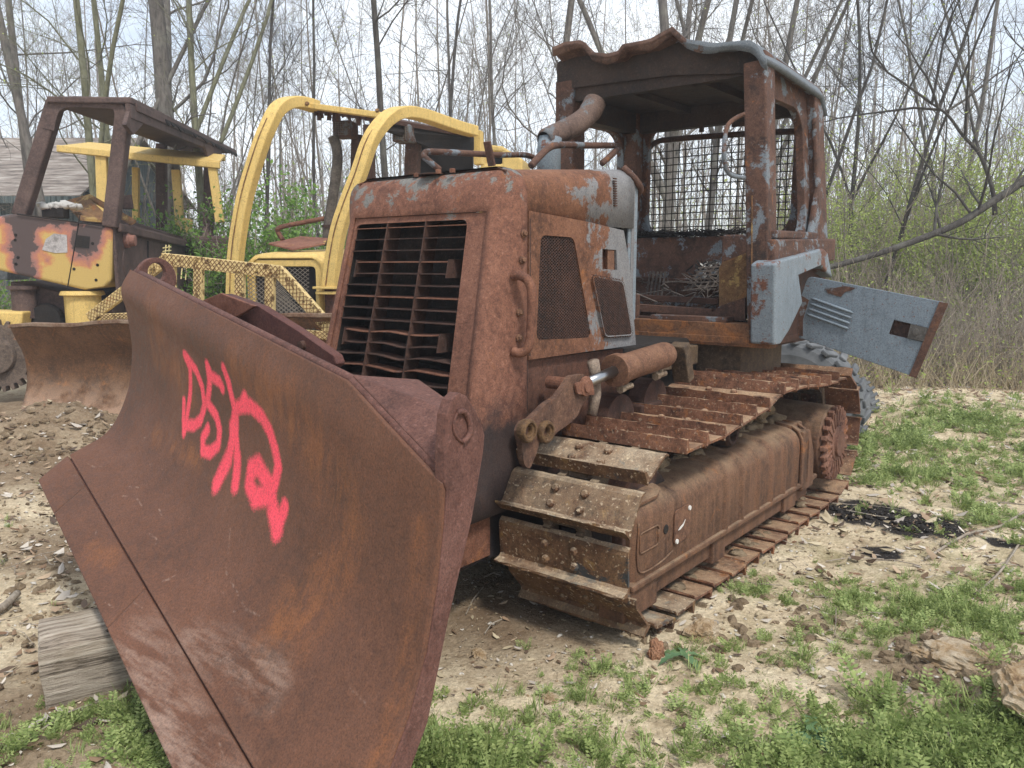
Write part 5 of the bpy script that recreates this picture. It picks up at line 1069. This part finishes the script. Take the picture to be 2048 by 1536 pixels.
o = w.build('weeds', [ML3]); o['kind'] = 'stuff'
# broad thistle leaves
def thistle(px, py, s_, n_, lab):
    c = G(px, py); rn = random.Random(px); m = MB()
    for i in range(n_):
        a = i*6.28/n_+rn.uniform(-.3, .3); L = s_*rn.uniform(.7, 1.1); el = rn.uniform(.1, .5); d = Vector((math.cos(a), math.sin(a), 0)); t_ = Vector((-d.y, d.x, 0)); N_ = 9; vs = []
        for j in range(N_+1):
            f = j/N_; w_ = L*.15*math.sin(math.pi*min(1, f*.9+.08))*(1.25 if j % 2 else .65); p = d*L*f+Vector((0, 0, L*(el*f-.55*f*f)+.02)); vs += [p-t_*w_+Vector((0, 0, w_*.35)), p, p+t_*w_+Vector((0, 0, w_*.35))]
        m.add(vs, [(j*3+k, j*3+k+1, j*3+k+4, j*3+k+3) for j in range(N_) for k in (0, 1)])
    o = m.build('thistle_plant', MLT, smooth=True, fix=False); o.location = (c.x, c.y, gz1(c.x, c.y)); tag(o, lab, 'plant')
MLT = leaf('thistle_green', (.11, .20, .10), (.18, .29, .13))
thistle(1365, 1318, .13, 5, 'small broad-leaved thistle growing beside the red-brown stone at the front of the track'); thistle(1620, 1480, .16, 6, 'spiky thistle rosette among the weeds in the bottom right foreground'); thistle(1700, 1510, .13, 5, 'grey-green thistle rosette at the bottom edge of the weeds')
# dry leaves and chips
def litter(name, n_, rng, mats, size, box, seed):
    rs = np.random.RandomState(seed); s = SC()
    for i in range(n_):
        if rng == 'near':
            x, y = rs.uniform(*box[0]), rs.uniform(*box[1])
        sz = rs.uniform(*size); a = rs.uniform(0, 6.28); cu = rs.uniform(-.3, .8)*sz; w_ = sz*rs.uniform(.22, .5)
        V = np.array([[-sz, 0, cu*.6], [-sz*.3, -w_, cu*.2], [sz*.5, -w_*.8, .0], [sz, 0, cu], [sz*.4, w_, cu*.5], [-sz*.4, w_*.8, .002]])
        V[:, 2] += .003; tx, ty = rs.normal()*.25, rs.normal()*.25; V[:, 2] += V[:, 0]*tx+V[:, 1]*ty; V = rotz(V, a)+np.array([x, y, gz1(x, y)+.002+abs(tx)*sz*.7])
        s.add(V, np.array([[0, 1, 2, 3], [0, 3, 4, 5]]), rs.randint(len(mats)))
    o = s.build(name, mats); o['kind'] = 'stuff'; return o
MLG = leaf('leaf_grey', (.33, .29, .25), (.62, .56, .48), .1)
MLD = leaf('leaf_dark', (.08, .055, .04), (.20, .13, .08), .1)
litter('dry_leaves', 11000, 'near', [MLB, MLG, MLS, MLD], (.007, .028), ((-4.5, 6.5), (1.4, 10)), 3)
litter('dry_leaf_drift', 1500, 'near', [MLB, MLG, MLD], (.015, .05), ((-4.5, -1.2), (2.2, 8)), 4)
litter('fallen_leaves', 2600, 'near', [MLB, MLG, MLS, MLD], (.015, .05), ((1.6, 7.5), (3.6, 10)), 5)
litter('wood_chips', 9000, 'near', [MLD, MLG, MLS], (.003, .010), ((-3, 3.5), (1.4, 5)), 6)
# twigs on the ground
m = MB(); rn = random.Random(12)
for i in range(420):
    x, y = (rn.uniform(1, 6.5), rn.uniform(2.2, 9.5)) if i % 3 else (rn.uniform(-3.5, 0), rn.uniform(2, 6)); a = rn.uniform(0, 6.28); L = rn.uniform(.05, .35); z = gz1(x, y); p = Vector((x, y, z+.01)); d = Vector((math.cos(a), math.sin(a), 0))
    m.tube([p, p+d*L*.5+Vector((0, 0, rn.uniform(0, .03))), p+d*L+Vector((rn.uniform(-.03, .03), rn.uniform(-.03, .03), rn.uniform(-.01, .04)))], [rn.uniform(.0015, .004)]*3, 4)
o = m.build('ground_twigs', MKP); o['kind'] = 'stuff'
def stick(pts, r, lab):
    m = MB(); P_ = [Vector((G(*p).x, G(*p).y, gz1(G(*p).x, G(*p).y)+r+.01)) for p in pts]; c = P_[0].copy(); m.tube(cr([p-c for p in P_], 4), r, 7); o = m.build('stick', MKP, smooth=True); o.location = c; tag(o, lab, 'stick')
stick([(-20, 1240), (10, 1222), (36, 1198)], .018, 'short grey broken branch lying at the left edge of the picture')
stick([(1850, 1120), (1930, 1080), (2000, 1060), (2060, 1020)], .008, 'long thin pale stick lying on leaf litter right of the ash patch')
stick([(1950, 1190), (2000, 1150), (2040, 1090)], .006, 'thin bent pale stick at the right edge above the weeds')
def rock(px, py, sx, sy, sz, lab, mat=MROCK, seed=1, sink=.3):
    c = G(px, py); rn = random.Random(seed); m = MB(); nu, nv = 48, 28; from mathutils import noise as mn
    vs = []
    for j in range(nv+1):
        for k in range(nu):
            th = math.pi*j/nv; a = 2*math.pi*k/nu; d = Vector((math.sin(th)*math.cos(a), math.sin(th)*math.sin(a), math.cos(th))); f = 1+.35*mn.noise(d*1.6+Vector((seed, 0, 0)))+.16*mn.noise(d*4+Vector((0, seed, 0)))+.10*mn.noise(d*9)+.07*mn.noise(d*18)+.05*abs(mn.noise(d*33)); e = Vector((d.x*sx, d.y*sy, max(-.4, d.z)*sz))*f; vs.append(e)
    m.add(vs, [(j*nu+k, j*nu+(k+1) % nu, (j+1)*nu+(k+1) % nu, (j+1)*nu+k) for j in range(nv) for k in range(nu)])
    o = m.build('rock', mat); o.location = (c.x, c.y, gz1(c.x, c.y)+sz*(.5-sink)); o.rotation_euler.z = rn.uniform(0, 3); tag(o, lab, 'rock')
MRED = rust('brick_stone', (.2, .09, .05), (.32, .16, .1), (.42, .24, .15), orange=.7)
rock(1405, 1268, .095, .06, .05, 'sandy tan lump of rock beside the front end of the track', seed=3)
rock(1312, 1312, .035, .028, .05, 'small red-brown angular stone at the front corner of the track', MRED, seed=4, sink=.1)
rock(958, 1300, .04, .03, .02, 'small pale flat stone between the blade and the track front', seed=5)
rock(1925, 1380, .17, .11, .045, 'broad crumbly orange-tan rock in the right foreground weeds', seed=6, sink=.45)
rock(2055, 1470, .13, .12, .09, 'pale yellow rock cut by the right edge of the picture', seed=7)
rock(1810, 1405, .02, .016, .014, 'little white pebble in front of the orange-tan rock', MLG, seed=8)
rock(1960, 870, .12, .06, .04, 'flat orange stone in the grass bank before the brush', seed=9)
rock(1100, 1395, .04, .03, .018, 'tiny buff stone on the bare sand in the centre foreground', seed=10)
lump((G(1735, 1028).x-.2, G(1735, 1028).x+.2, G(1735, 1028).y-.14, G(1735, 1028).y+.14, gz1(G(1735, 1028).x, G(1735, 1028).y), gz1(G(1735, 1028).x, G(1735, 1028).y)+.01), 90, (.008, .022), 31, MBK, 'charred_crumbs', None, 'stuff')
lump((G(1845, 1055).x-.17, G(1845, 1055).x+.17, G(1845, 1055).y-.1, G(1845, 1055).y+.1, gz1(G(1845, 1055).x, G(1845, 1055).y), gz1(G(1845, 1055).x, G(1845, 1055).y)+.01), 70, (.008, .02), 32, MBK, 'charcoal_bits', None, 'stuff')
# soil clods on the mound by the old blade
c = G(110, 905); m = None
for k in range(3):
    pass
MPEB = NT('pale_pebble'); MPEB = MPEB.out(MPEB.mix(MPEB.noise(20), (.35, .32, .28), (.62, .58, .5)), .9)
def clods(px, py, r, n_, seed, name):
    c = G(px, py); rn = random.Random(seed); m = MB()
    for i in range(n_):
        a = rn.uniform(0, 6.28); d = r*math.sqrt(rn.random()); x, y = c.x+d*math.cos(a), c.y+d*math.sin(a); rr = rn.uniform(.008, .035); z = gz1(x, y); ph = rn.uniform(0, 6); vs = []; nu, nv = 6, 4
        for j in range(nv+1):
            for k in range(nu): th = math.pi*j/nv; aa = 2*math.pi*k/nu; dd = rr*(1+.3*math.sin(2*aa+ph)*math.sin(th)+rn.uniform(-.12, .12)); vs.append((x+dd*math.sin(th)*math.cos(aa), y+dd*math.sin(th)*math.sin(aa), z+dd*math.cos(th)*.7))
        m.add(vs, [(j*nu+k, j*nu+(k+1) % nu, (j+1)*nu+(k+1) % nu, (j+1)*nu+k) for j in range(nv) for k in range(nu)])
    o = m.build(name, mudm_); o['kind'] = 'stuff'
mudm_ = MMUD
clods(110, 905, .9, 420, 5, 'soil_clods'); clods(1930, 1370, .3, 130, 6, 'sandy_clods'); clods(1450, 1230, .5, 90, 8, 'loose_gravel'); clods(150, 1150, .8, 160, 9, 'dirt_crumbs')
# wood block under the blade
p0 = G(88, 1420); p1 = G(300, 1370); dirx = (p1-p0).normalized(); Lb = 1.05
m = MB(); nx = 60; vs = []; secp = [(0, 0), (-.004, .08), (.0, .16), (.004, .235), (.012, .245), (.05, .255), (.10, .262), (.17, .266), (.23, .264), (.25, .25), (.26, .1), (.25, 0)]
rn = random.Random(2)
for i in range(nx+1):
    f = i/nx
    for j, (a, b) in enumerate(secp): vs.append(Vector((Lb*f+rn.uniform(-.006, .006)*(i == 0), a+.005*math.sin(j*5+f*3)+.003*math.sin(f*40+j*2.3), b*(1-.06*f)+(.01*math.sin(f*9)+.003*math.sin(f*37+j) if b > .2 else 0))))
k = len(secp); m.add(vs, [(i*k+j, i*k+(j+1) % k, (i+1)*k+(j+1) % k, (i+1)*k+j) for i in range(nx) for j in range(k)]+[tuple(range(k)), tuple(nx*k+j for j in range(k))])
o = m.build('timber_block', MW, bevel=.003); o.location = p0+Vector((0, 0, -.02)); o.rotation_euler = (R(3), 0, math.atan2(dirx.y, dirx.x)); tag(o, 'weathered grey timber block propping the low corner of the rusty blade', 'timber')
# pebbles
def pebbles(name, n_, box, sz, mats, seed):
    rs = np.random.RandomState(seed); u = np.array([[0, 0, 1], [.9, 0, .45], [.28, .85, .45], [-.72, .53, .45], [-.72, -.53, .45], [.28, -.85, .45], [.72, .53, -.45], [-.28, .85, -.45], [-.9, 0, -.45], [-.28, -.85, -.45], [.72, -.53, -.45], [0, 0, -1.]]); Ft = np.array([[0, 1, 2], [0, 2, 3], [0, 3, 4], [0, 4, 5], [0, 5, 1], [1, 6, 2], [2, 7, 3], [3, 8, 4], [4, 9, 5], [5, 10, 1], [6, 7, 2], [7, 8, 3], [8, 9, 4], [9, 10, 5], [10, 6, 1], [11, 7, 6], [11, 8, 7], [11, 9, 8], [11, 10, 9], [11, 6, 10]]); s = SC()
    for i in range(n_):
        x, y = rs.uniform(*box[0]), rs.uniform(*box[1]); r_ = rs.uniform(*sz)*(1 if rs.rand() < .9 else 2); V = u*(1+.3*rs.normal(size=(12, 1)))*r_*np.array([1, rs.uniform(.6, 1), rs.uniform(.4, .7)]); V = rotz(V, rs.uniform(0, 6.28))+np.array([x, y, gz1(x, y)+r_*.15]); s.add(V, Ft, rs.randint(len(mats)))
    o = s.build(name, mats); o['kind'] = 'stuff'
pebbles('pebbles', 5200, ((-3.2, 4.2), (1.4, 6.5)), (.003, .011), [MROCK, MMUD, MPEB], 3); pebbles('gravel', 1500, ((-4.5, -1), (2.3, 8)), (.006, .018), [MMUD], 4)
# ------------------------------------------------------------------ trees
def tubes_np(polys, ns):
    # polys: list of (pts Nx3, radii N); returns V,F
    Vs = []; Fs = []; n0 = 0
    by = {}
    for p, r in polys: by.setdefault(len(p), []).append((p, r))
    ang = np.arange(ns)*2*math.pi/ns
    for N_, L in by.items():
        P_ = np.array([a for a, _ in L]); Rr = np.array([b for _, b in L]); d = P_[:, -1]-P_[:, 0]; d /= np.linalg.norm(d, axis=1, keepdims=True)+1e-9
        up = np.where(np.abs(d[:, 2:3]) < .8, np.array([[0, 0, 1.]]), np.array([[1., 0, 0]])); u = np.cross(d, up); u /= np.linalg.norm(u, axis=1, keepdims=True); v = np.cross(d, u)
        ringv = u[:, None, :]*np.cos(ang)[None, :, None]+v[:, None, :]*np.sin(ang)[None, :, None]
        V = P_[:, :, None, :]+ringv[:, None, :, :]*Rr[:, :, None, None]; B_ = len(L)
        base = (np.arange(B_)*N_*ns)[:, None, None]; i = np.arange(N_-1)[None, :, None]*ns; k = np.arange(ns)[None, None, :]; k2 = (k+1) % ns
        F = np.stack([base+i+k, base+i+k2, base+i+ns+k2, base+i+ns+k], -1).reshape(-1, 4)
        Vs.append(V.reshape(-1, 3)); Fs.append(F+n0); n0 += B_*N_*ns
    return np.concatenate(Vs), np.concatenate(Fs)
def grow(rs, start, d, L, r, npt, wob, grav=0, tip=.25):
    P_ = [start]; p = start.copy(); d = d/np.linalg.norm(d); R_ = [r]
    for i in range(npt-1):
        d = d+rs.normal(size=3)*wob+np.array([0, 0, grav]); d /= np.linalg.norm(d); p = p+d*L/(npt-1); P_.append(p.copy()); R_.append(r*(1-(1-tip)*(i+1)/(npt-1)))
    return np.array(P_), np.array(R_)
def make_tree(seed, h, r0, lean=(0, 0), b0=.25, nb=18, dens=1., wob=.05, leafy=0., forks=0, up=.35):
    rs = np.random.RandomState(seed); tr = [grow(rs, np.zeros(3), np.array([lean[0], lean[1], 1.]), h, r0, 14, wob, 0, .25)]
    for k in range(forks):
        f = rs.uniform(.12, .45); i = int(f*13); a = rs.uniform(0, 6.28); tr.append(grow(rs, tr[0][0][i], np.array([math.cos(a)*.45, math.sin(a)*.45, 1.]), h*(1-f)*.95, tr[0][1][i]*.7, 12, wob*1.2, 0, .2))
    br = []; lv1 = []
    for T, TR in tr:
        for k in range(int(nb*(1 if T is tr[0][0] else .6))):
            f = rs.uniform(b0, .97); j = f*(len(T)-1); i = int(j); s = T[i]+(T[min(i+1, len(T)-1)]-T[i])*(j-i); a = rs.uniform(0, 6.28); L = h*rs.uniform(.12, .28)*(1.2-f*.7); e = rs.uniform(.2, 1.5)
            b = grow(rs, s, np.array([math.cos(a), math.sin(a), e]), L, TR[i]*rs.uniform(.16, .34), 8, .15, .04*up*3, .25); lv1.append(b)
    lv2 = []
    for T, TR in lv1:
        for k in range(int(9*dens)):
            j = rs.uniform(1.2, 6.9); i = int(j); s = T[i]+(T[i+1]-T[i])*(j-i); d = (T[i+1]-T[i]); d = d/np.linalg.norm(d)+rs.normal(size=3)*.65+np.array([0, 0, .25]); L = np.linalg.norm(T[-1]-T[0])*rs.uniform(.25, .55)
            lv2.append(grow(rs, s, d, L, max(.004, TR[i]*.5), 6, .16, .05, .35))
    lv3 = []
    for T, TR in lv2:
        for k in range(int(5*dens)):
            j = rs.uniform(.8, 4.9); i = int(j); s = T[i]+(T[i+1]-T[i])*(j-i); d = (T[i+1]-T[i]); d = d/np.linalg.norm(d)+rs.normal(size=3)*.6+np.array([0, 0, .2]); L = np.linalg.norm(T[-1]-T[0])*rs.uniform(.3, .6)
            lv3.append(grow(rs, s, d, L, max(.0035, TR[i]*.55), 4, .15, .03, .5))
    V0, F0 = tubes_np(tr, 10); V1, F1 = tubes_np(lv1, 5); V2, F2 = tubes_np(lv2+lv3, 3)
    tm = SC(); tm.add(V0, F0); cm = SC(); cm.add(V1, F1); cm.add(V2, F2)
    if leafy > 0:
        tips = np.array([T[-1] for T, _ in lv3]+[T[-2] for T, _ in lv3]+[T[2] for T, _ in lv2]); n_ = int(len(tips)*leafy); ii = rs.randint(len(tips), size=n_); add_leaves(cm, rs, tips[ii]+rs.normal(size=(n_, 3))*.05, .022, 1)
    return tm, cm
def add_leaves(sc, rs, C, size, mi):
    n_ = len(C); a = rs.normal(size=(n_, 3)); a /= np.linalg.norm(a, axis=1, keepdims=True); b = np.cross(a, rs.normal(size=(n_, 3))); b /= np.linalg.norm(b, axis=1, keepdims=True); s = size*rs.uniform(.5, 1.3, size=(n_, 1))
    V = np.stack([C-a*s, C-b*s*.55, C+a*s, C+b*s*.55], 1).reshape(-1, 3); F = np.arange(n_*4).reshape(-1, 4); sc.add(V, F, mi)
def tree(name, px, Yd, lab, group=None, bk=MK1, cat='tree', **kw):
    c = WP(px, 600, Yd); e = empty(name, (c.x, Yd, gz1(c.x, Yd)-.1)); tag(e, lab, cat, group)
    t_, c_ = make_tree(**kw); t_.build('trunk', [bk], e, smooth=True); c_.build('crown', [bk, ML1], e); return e
GT = 'bare trees standing in the woods behind the machines'
def lt(px0, py0, px1, py1): # lean from two points of the trunk on the photo, minus perspective
    return ((px0-px1)/(py1-py0), 0)
# a: px at trunk foot (behind machines), distance, radius, lean
TR = [(362, 15, .20, (-.02, .0), 14, 'thickest grey trunk, rising behind the burnt brown cab', MK1, 3, 1),
      (128, 14, .10, (-.10, .0), 13, 'twin-stemmed grey tree left of the thickest trunk', MK1, 5, 1),
      (95, 14.6, .09, (-.02, 0), 13, 'grey tree with low twigs nearest the left edge', MK1, 6, 0),
      (205, 15, .09, (-.03, 0), 13, 'greenish mossy tree between the twin-stemmed tree and the thickest trunk', MK3, 7, 1),
      (243, 15.6, .08, (-.02, 0), 13, 'slim mossy tree just left of the thickest trunk', MK3, 8, 0),
      (408, 15, .085, (.03, 0), 13, 'mossy forked tree just right of the thickest trunk', MK3, 9, 2),
      (520, 15, .045, (.0, 0), 12, 'thin dark tree with a crooked side limb above the first yellow arch', MK2, 10, 0),
      (775, 12, .065, (.01, 0), 12, 'straight dark trunk rising behind the yellow canopy', MK2, 11, 0),
      (655, 17, .045, (-.04, 0), 12, 'slender dark tree between the two yellow arches', MK2, 12, 0),
      (878, 16, .05, (.05, 0), 12, 'slender tree leaning right of the straight dark trunk', MK2, 13, 0),
      (905, 17, .045, (-.03, 0), 12, 'thin tree leaning left above the yellow cab roof', MK1, 14, 1),
      (1008, 17, .05, (.01, 0), 12, 'thin straight grey tree left of the exhaust stack', MK1, 15, 0),
      (1068, 14, .09, (.10, 0), 13, 'grey trunk leaning right just left of the rusty canopy', MK1, 16, 0),
      (1330, 15, .14, (-.02, 0), 12, 'stout pale trunk seen through the canopy', MK1, 17, 3),
      (1400, 17, .10, (.06, 0), 13, 'pale leaning trunk seen through the guard mesh', MK1, 18, 2),
      (1460, 16, .09, (.16, 0), 12, 'grey trunk leaning right seen through the guard mesh', MK1, 19, 2),
      (1540, 13, .04, (.30, 0), 9, 'dark tree leaning steeply right above the canopy roof', MK2, 20, 0),
      (1700, 14, .05, (.02, 0), 9, 'dark crooked tree right of the canopy', MK2, 21, 2),
      (1740, 13, .045, (.16, 0), 9, 'dark tree with a long crossing limb in the right-hand brush', MK2, 22, 1),
      (1895, 17, .07, (.03, 0), 12, 'tall grey tree at the right with a dense upswept top', MK1, 23, 2),
      (2050, 15, .07, (-.02, 0), 12, 'tall grey tree cut by the right edge', MK1, 24, 1)]
for px, Yd, r0, ln, h, lab, bk, sd_, fk in TR:
    tree('tree', px, Yd, lab, GT, bk, seed=sd_, h=h, r0=r0*.92, lean=ln, nb=13 if h > 10 else 16, forks=fk, wob=.022 if r0 > .06 else .04, leafy=.10 if px > 1500 or 180 < px < 420 else .03, dens=.85, b0=.18)
# filler trees: 5 templates copied
tmpl = []
for k in range(5):
    e = empty('tree', (0, 0, 0)); t_, c_ = make_tree(100+k, 11.5, .038, (0, 0), .12, 16, .95, .04, leafy=.12, forks=1); t_.build('trunk', [MK1 if k % 2 else MKT], e, smooth=True); c_.build('crown', [MKT, ML1], e); tmpl.append(e)
rn = random.Random(77); used = set()
for i in range(58):
    px = -150+i*40+rn.uniform(-18, 18); Yd = rn.uniform(18, 30); k = rn.randrange(5); e = tmpl[k]
    if k in used:
        r_ = e.copy(); COL.objects.link(r_)
        for ch in e.children: cc_ = ch.copy(); COL.objects.link(cc_); cc_.parent = r_
        e = r_
    used.add(k)
    c = WP(px, 600, Yd); e.location = (c.x, Yd, gz1(c.x, Yd)-.1); e.rotation_euler = (rn.uniform(-.05, .05), rn.uniform(-.05, .05), rn.uniform(0, 6.28)); s_ = rn.uniform(.75, 1.1); e.scale = (s_, s_, s_)
    tag(e, 'slender bare tree standing back among the crowd of thin grey trees', 'tree', 'thin grey trees filling the back of the woods')
# leaning dark trunk on the right
def curve_tree(name, pts, Y0, r0, r1, lab, seed, n_side):
    P_ = [WP(a, b, Y0+dy) for a, b, dy in pts]; e = empty(name, (P_[0].x, P_[0].y, P_[0].z)); tag(e, lab, 'tree', None); m = MB(); Q = cr([p-P_[0] for p in P_], 6); n_ = len(Q); m.tube(Q, [r0+(r1-r0)*i/(n_-1) for i in range(n_)], 10); m.build('trunk', MK2, e, smooth=True)
    rs = np.random.RandomState(seed); L1 = []; L2 = []
    for k in range(n_side):
        i = rs.randint(n_//4, n_); s = np.array(Q[i]); d = rs.normal(size=3)*.7+np.array([0, 0, .8]); b = grow(rs, s, d, rs.uniform(.8, 2.4), .02, 7, .15, .03, .25); L1.append(b)
        for q_ in range(7): j = rs.randint(1, 6); L2.append(grow(rs, b[0][j], (b[0][j+1]-b[0][j])*4+rs.normal(size=3)*.6, rs.uniform(.3, .9), .007, 5, .15, .02, .4))
    V, F = tubes_np(L1, 5); V2, F2 = tubes_np(L2, 3); s = SC(); s.add(V, F); s.add(V2, F2); add_leaves(s, rs, np.array([b[0][-1] for b in L2]), .02, 1); s.build('crown', [MK2, ML1], e)
curve_tree('leaning_tree', [(1620, 545, 0), (1740, 512, 0), (1840, 478, 0), (1920, 445, 0), (1990, 400, 0), (2060, 350, 0), (2180, 230, 0)], 10.8, .035, .058, 'thick dark trunk leaning low through the brush at the right', 4, 14)
curve_tree('crooked_tree', [(1990, 430, 0), (1985, 380, 0), (1960, 310, 0), (1925, 270, 0), (1895, 230, 0), (1860, 205, 0)], 11, .032, .014, 'crooked dark limb curling up above the leaning trunk', 5, 8)
# green shrubs behind the yellow machine
def shrub(px, Yd, h, w_, n_l, lab, mat=ML2, seed=1, bk=MKP, group=None, lsz=.035):
    c = WP(px, 600, Yd); e = empty('shrub', (c.x, Yd, gz1(c.x, Yd)-.05)); tag(e, lab, 'shrub', group); rs = np.random.RandomState(seed); st = []; tw = []
    for k in range(16):
        a = rs.uniform(0, 6.28); st.append(grow(rs, np.array([rs.normal()*.15*w_, rs.normal()*.15*w_, 0]), np.array([math.cos(a)*.4*w_/h, math.sin(a)*.4*w_/h, 1.]), h*rs.uniform(.6, 1.08), .018, 9, .10, 0, .2))
    for T, _ in st:
        for q_ in range(16):
            j = rs.randint(2, 8); d = (T[j]-T[j-1]); d = d/np.linalg.norm(d)+rs.normal(size=3)*.8; tw.append(grow(rs, T[j], d, rs.uniform(.25, .8)*w_*.45, .006, 5, .2, .04, .4))
    s0 = SC(); V, F = tubes_np(st, 5); s0.add(V, F); V, F = tubes_np(tw, 3); s0.add(V, F); s0.build('stems', [bk], e)
    C = np.concatenate([T for T, _ in tw]); ii = rs.randint(len(C), size=n_l); s = SC(); add_leaves(s, rs, C[ii]+rs.normal(size=(n_l, 3))*.07*w_*.5, lsz, 0); s.build('foliage', [mat], e)
shrub(520, 12.5, 3.0, 2.2, 9000, 'bright green leafy shrub framed by the left yellow arch', seed=1)
shrub(610, 12.8, 2.9, 2.0, 8000, 'green leafy shrub between the yellow arch and the slim exhaust pipe', seed=2)
shrub(455, 12.6, 2.4, 1.6, 5000, 'green shrub showing between the burnt cab and the left yellow arch', seed=3)
shrub(330, 13.2, 2.7, 1.8, 6000, 'green shrub behind the posts of the burnt brown cab', seed=4)
shrub(385, 13.6, 2.6, 1.4, 4500, 'green shrub behind the far yellow canopy post', seed=5)
shrub(20, 12.5, 1.9, 1.6, 2600, 'low green shrub at the left edge in front of the shed', seed=6)
shrub(690, 14, 2.6, 1.6, 3500, 'green shrub showing through the right yellow arch', seed=11)
shrub(1310, 14.5, 1.9, 1.8, 3200, 'yellow-green shrub low behind the guard mesh', ML1, seed=7); shrub(1400, 14, 1.9, 1.6, 2600, 'yellow-green shrub behind the middle of the guard mesh', ML1, seed=8); shrub(1560, 13.5, 2.2, 1.6, 2600, 'yellow-green shrub right behind the left rear post', ML1, seed=9)
for i, (px, Yd, h, q_) in enumerate(((1700, 13.5, 3.2, 3000), (1790, 14.5, 3.4, 3400), (1880, 13.2, 2.6, 2600), (1970, 14.2, 3.9, 3800), (2050, 13.2, 3.3, 2800), (1660, 15.5, 3.6, 2600), (1840, 16, 4.0, 3200))):
    shrub(px, Yd, h*1.1, 2.4, int(q_*3.6), 'hazy yellow-green budding shrub in the thicket at the right', ML1, 30+i, MKT, 'budding shrubs in the right-hand thicket', .026)
# dry brush thicket at right and thinner strips behind
def thicket(name, n_, pxr, Yr, hr, seed, mats, rad=.004, twigs=2, lf=.8):
    rs = np.random.RandomState(seed); A_ = []; B_ = []
    for i in range(n_):
        Yd = rs.uniform(*Yr); px = rs.uniform(*pxr); x = (px-1024)/FPX*Yd*1.01; h = rs.uniform(*hr)*(.5+.5*rs.rand()); s = np.array([x, Yd, gz1(x, Yd)-.03]); T, r_ = grow(rs, s, np.array([rs.normal()*.38, rs.normal()*.3, 1.]), h, rad*rs.uniform(.6, 1.6), 7, .10, -.02, .35); A_.append((T, r_))
        for k in range(twigs):
            j = rs.randint(1, 6); d = (T[j]-T[j-1]); d = d/np.linalg.norm(d)+rs.normal(size=3)*.55; B_.append(grow(rs, T[j], d, h*rs.uniform(.15, .4), rad*.55, 4, .15, 0, .5))
    V, F = tubes_np(A_, 4); V2, F2 = tubes_np(B_, 3); s = SC(); s.add(V, F, 0); s.add(V2, F2, 0)
    C = np.array([b[0][-1] for b in B_]); n_l = int(len(C)*lf); ii = rs.randint(len(C), size=n_l); add_leaves(s, rs, C[ii], .02, 1)
    o = s.build(name, mats); o['kind'] = 'stuff'; return o
thicket('brush_thicket', 2300, (1640, 2400), (9.8, 12.5), (.7, 2.1), 1, [MKP, ML1], .0045, 3)
thicket('dry_brush', 900, (1640, 2300), (9.4, 10.2), (.3, .9), 2, [MLS, ML1], .0035, 2)
thicket('tall_brush', 1100, (1560, 2400), (12, 17), (2, 4.6), 3, [MKP, ML1], .006, 5, 3)
thicket('woodland_undergrowth', 1500, (-200, 1700), (13.5, 22), (1.2, 3.4), 4, [MKT, ML2], .007, 3)
thicket('tall_saplings', 520, (-200, 2400), (17, 30), (4, 7.5), 5, [MKT, ML1], .013, 5)
# distant wooded rise
def farwood():
    rs = np.random.RandomState(5); A_ = []; B_ = []; s = SC()
    for i in range(420):
        Yd = rs.uniform(32, 60); x = rs.uniform(-.85, .95)*Yd; h = rs.uniform(5, 10); T, r_ = grow(rs, np.array([x, Yd, 1.0]), np.array([rs.normal()*.05, 0, 1.]), h, rs.uniform(.04, .1), 6, .03, 0, .2); A_.append((T, r_))
        for k in range(12): j = rs.randint(1, 6); a = rs.uniform(0, 6.28); B_.append(grow(rs, T[j], np.array([math.cos(a), math.sin(a), rs.uniform(.3, 1.5)]), h*rs.uniform(.12, .3), .018, 4, .15, .05, .3))
    V, F = tubes_np(A_, 5); V2, F2 = tubes_np(B_, 3); s.add(V, F, 0); s.add(V2, F2, 0); C = np.array([b[0][-1] for b in B_]); ii = rs.randint(len(C), size=9000); D = C[ii]+rs.normal(size=(9000, 3))*.5; D[:, 2] = D[:, 2]*.6; add_leaves(s, rs, D, .09, 1)
    o = s.build('distant_woods', [MKT, ML1]); o['kind'] = 'stuff'
farwood()
m = MB(); vs = []; NN = 60
for i in range(NN+1):
    a = R(-65+130*i/NN); 
    for r_, z in ((62, -1), (70, 3.4+1.1*math.sin(i*.5)+.5*math.sin(i*1.7)), (120, 2)): vs.append((math.sin(a)*r_, math.cos(a)*r_, z))
m.add(vs, [(i*3+j, i*3+j+1, i*3+j+4, i*3+j+3) for i in range(NN) for j in (0, 1)]); M_ = NT('hillside'); hc_ = M_.ramp(M_.noise(.35, 9, .75), [(.35, (.08, .085, .05)), (.5, (.15, .15, .10)), (.65, (.2, .22, .10))]); M_.out(hc_, 1); o = m.build('hill', M_.m, smooth=True); o['kind'] = 'structure'
# the damp spring air between the machines and the far trees
m = MB(); m.box(-75, 75, -4, 61, -3, 16); o = m.build('haze', None); o['kind'] = 'stuff'; hm = bpy.data.materials.new('haze'); hm.use_nodes = True; hn = hm.node_tree; hn.nodes.remove(hn.nodes['Principled BSDF']); pv = hn.nodes.new('ShaderNodeVolumePrincipled'); pv.inputs['Color'].default_value = (.88, .93, 1, 1); pv.inputs['Density'].default_value = .0035; pv.inputs['Anisotropy'].default_value = .2
hn.links.new(pv.outputs[0], hn.nodes['Material Output'].inputs['Volume']); o.data.materials.clear(); o.data.materials.append(hm)
print('scene built', len(bpy.data.objects))
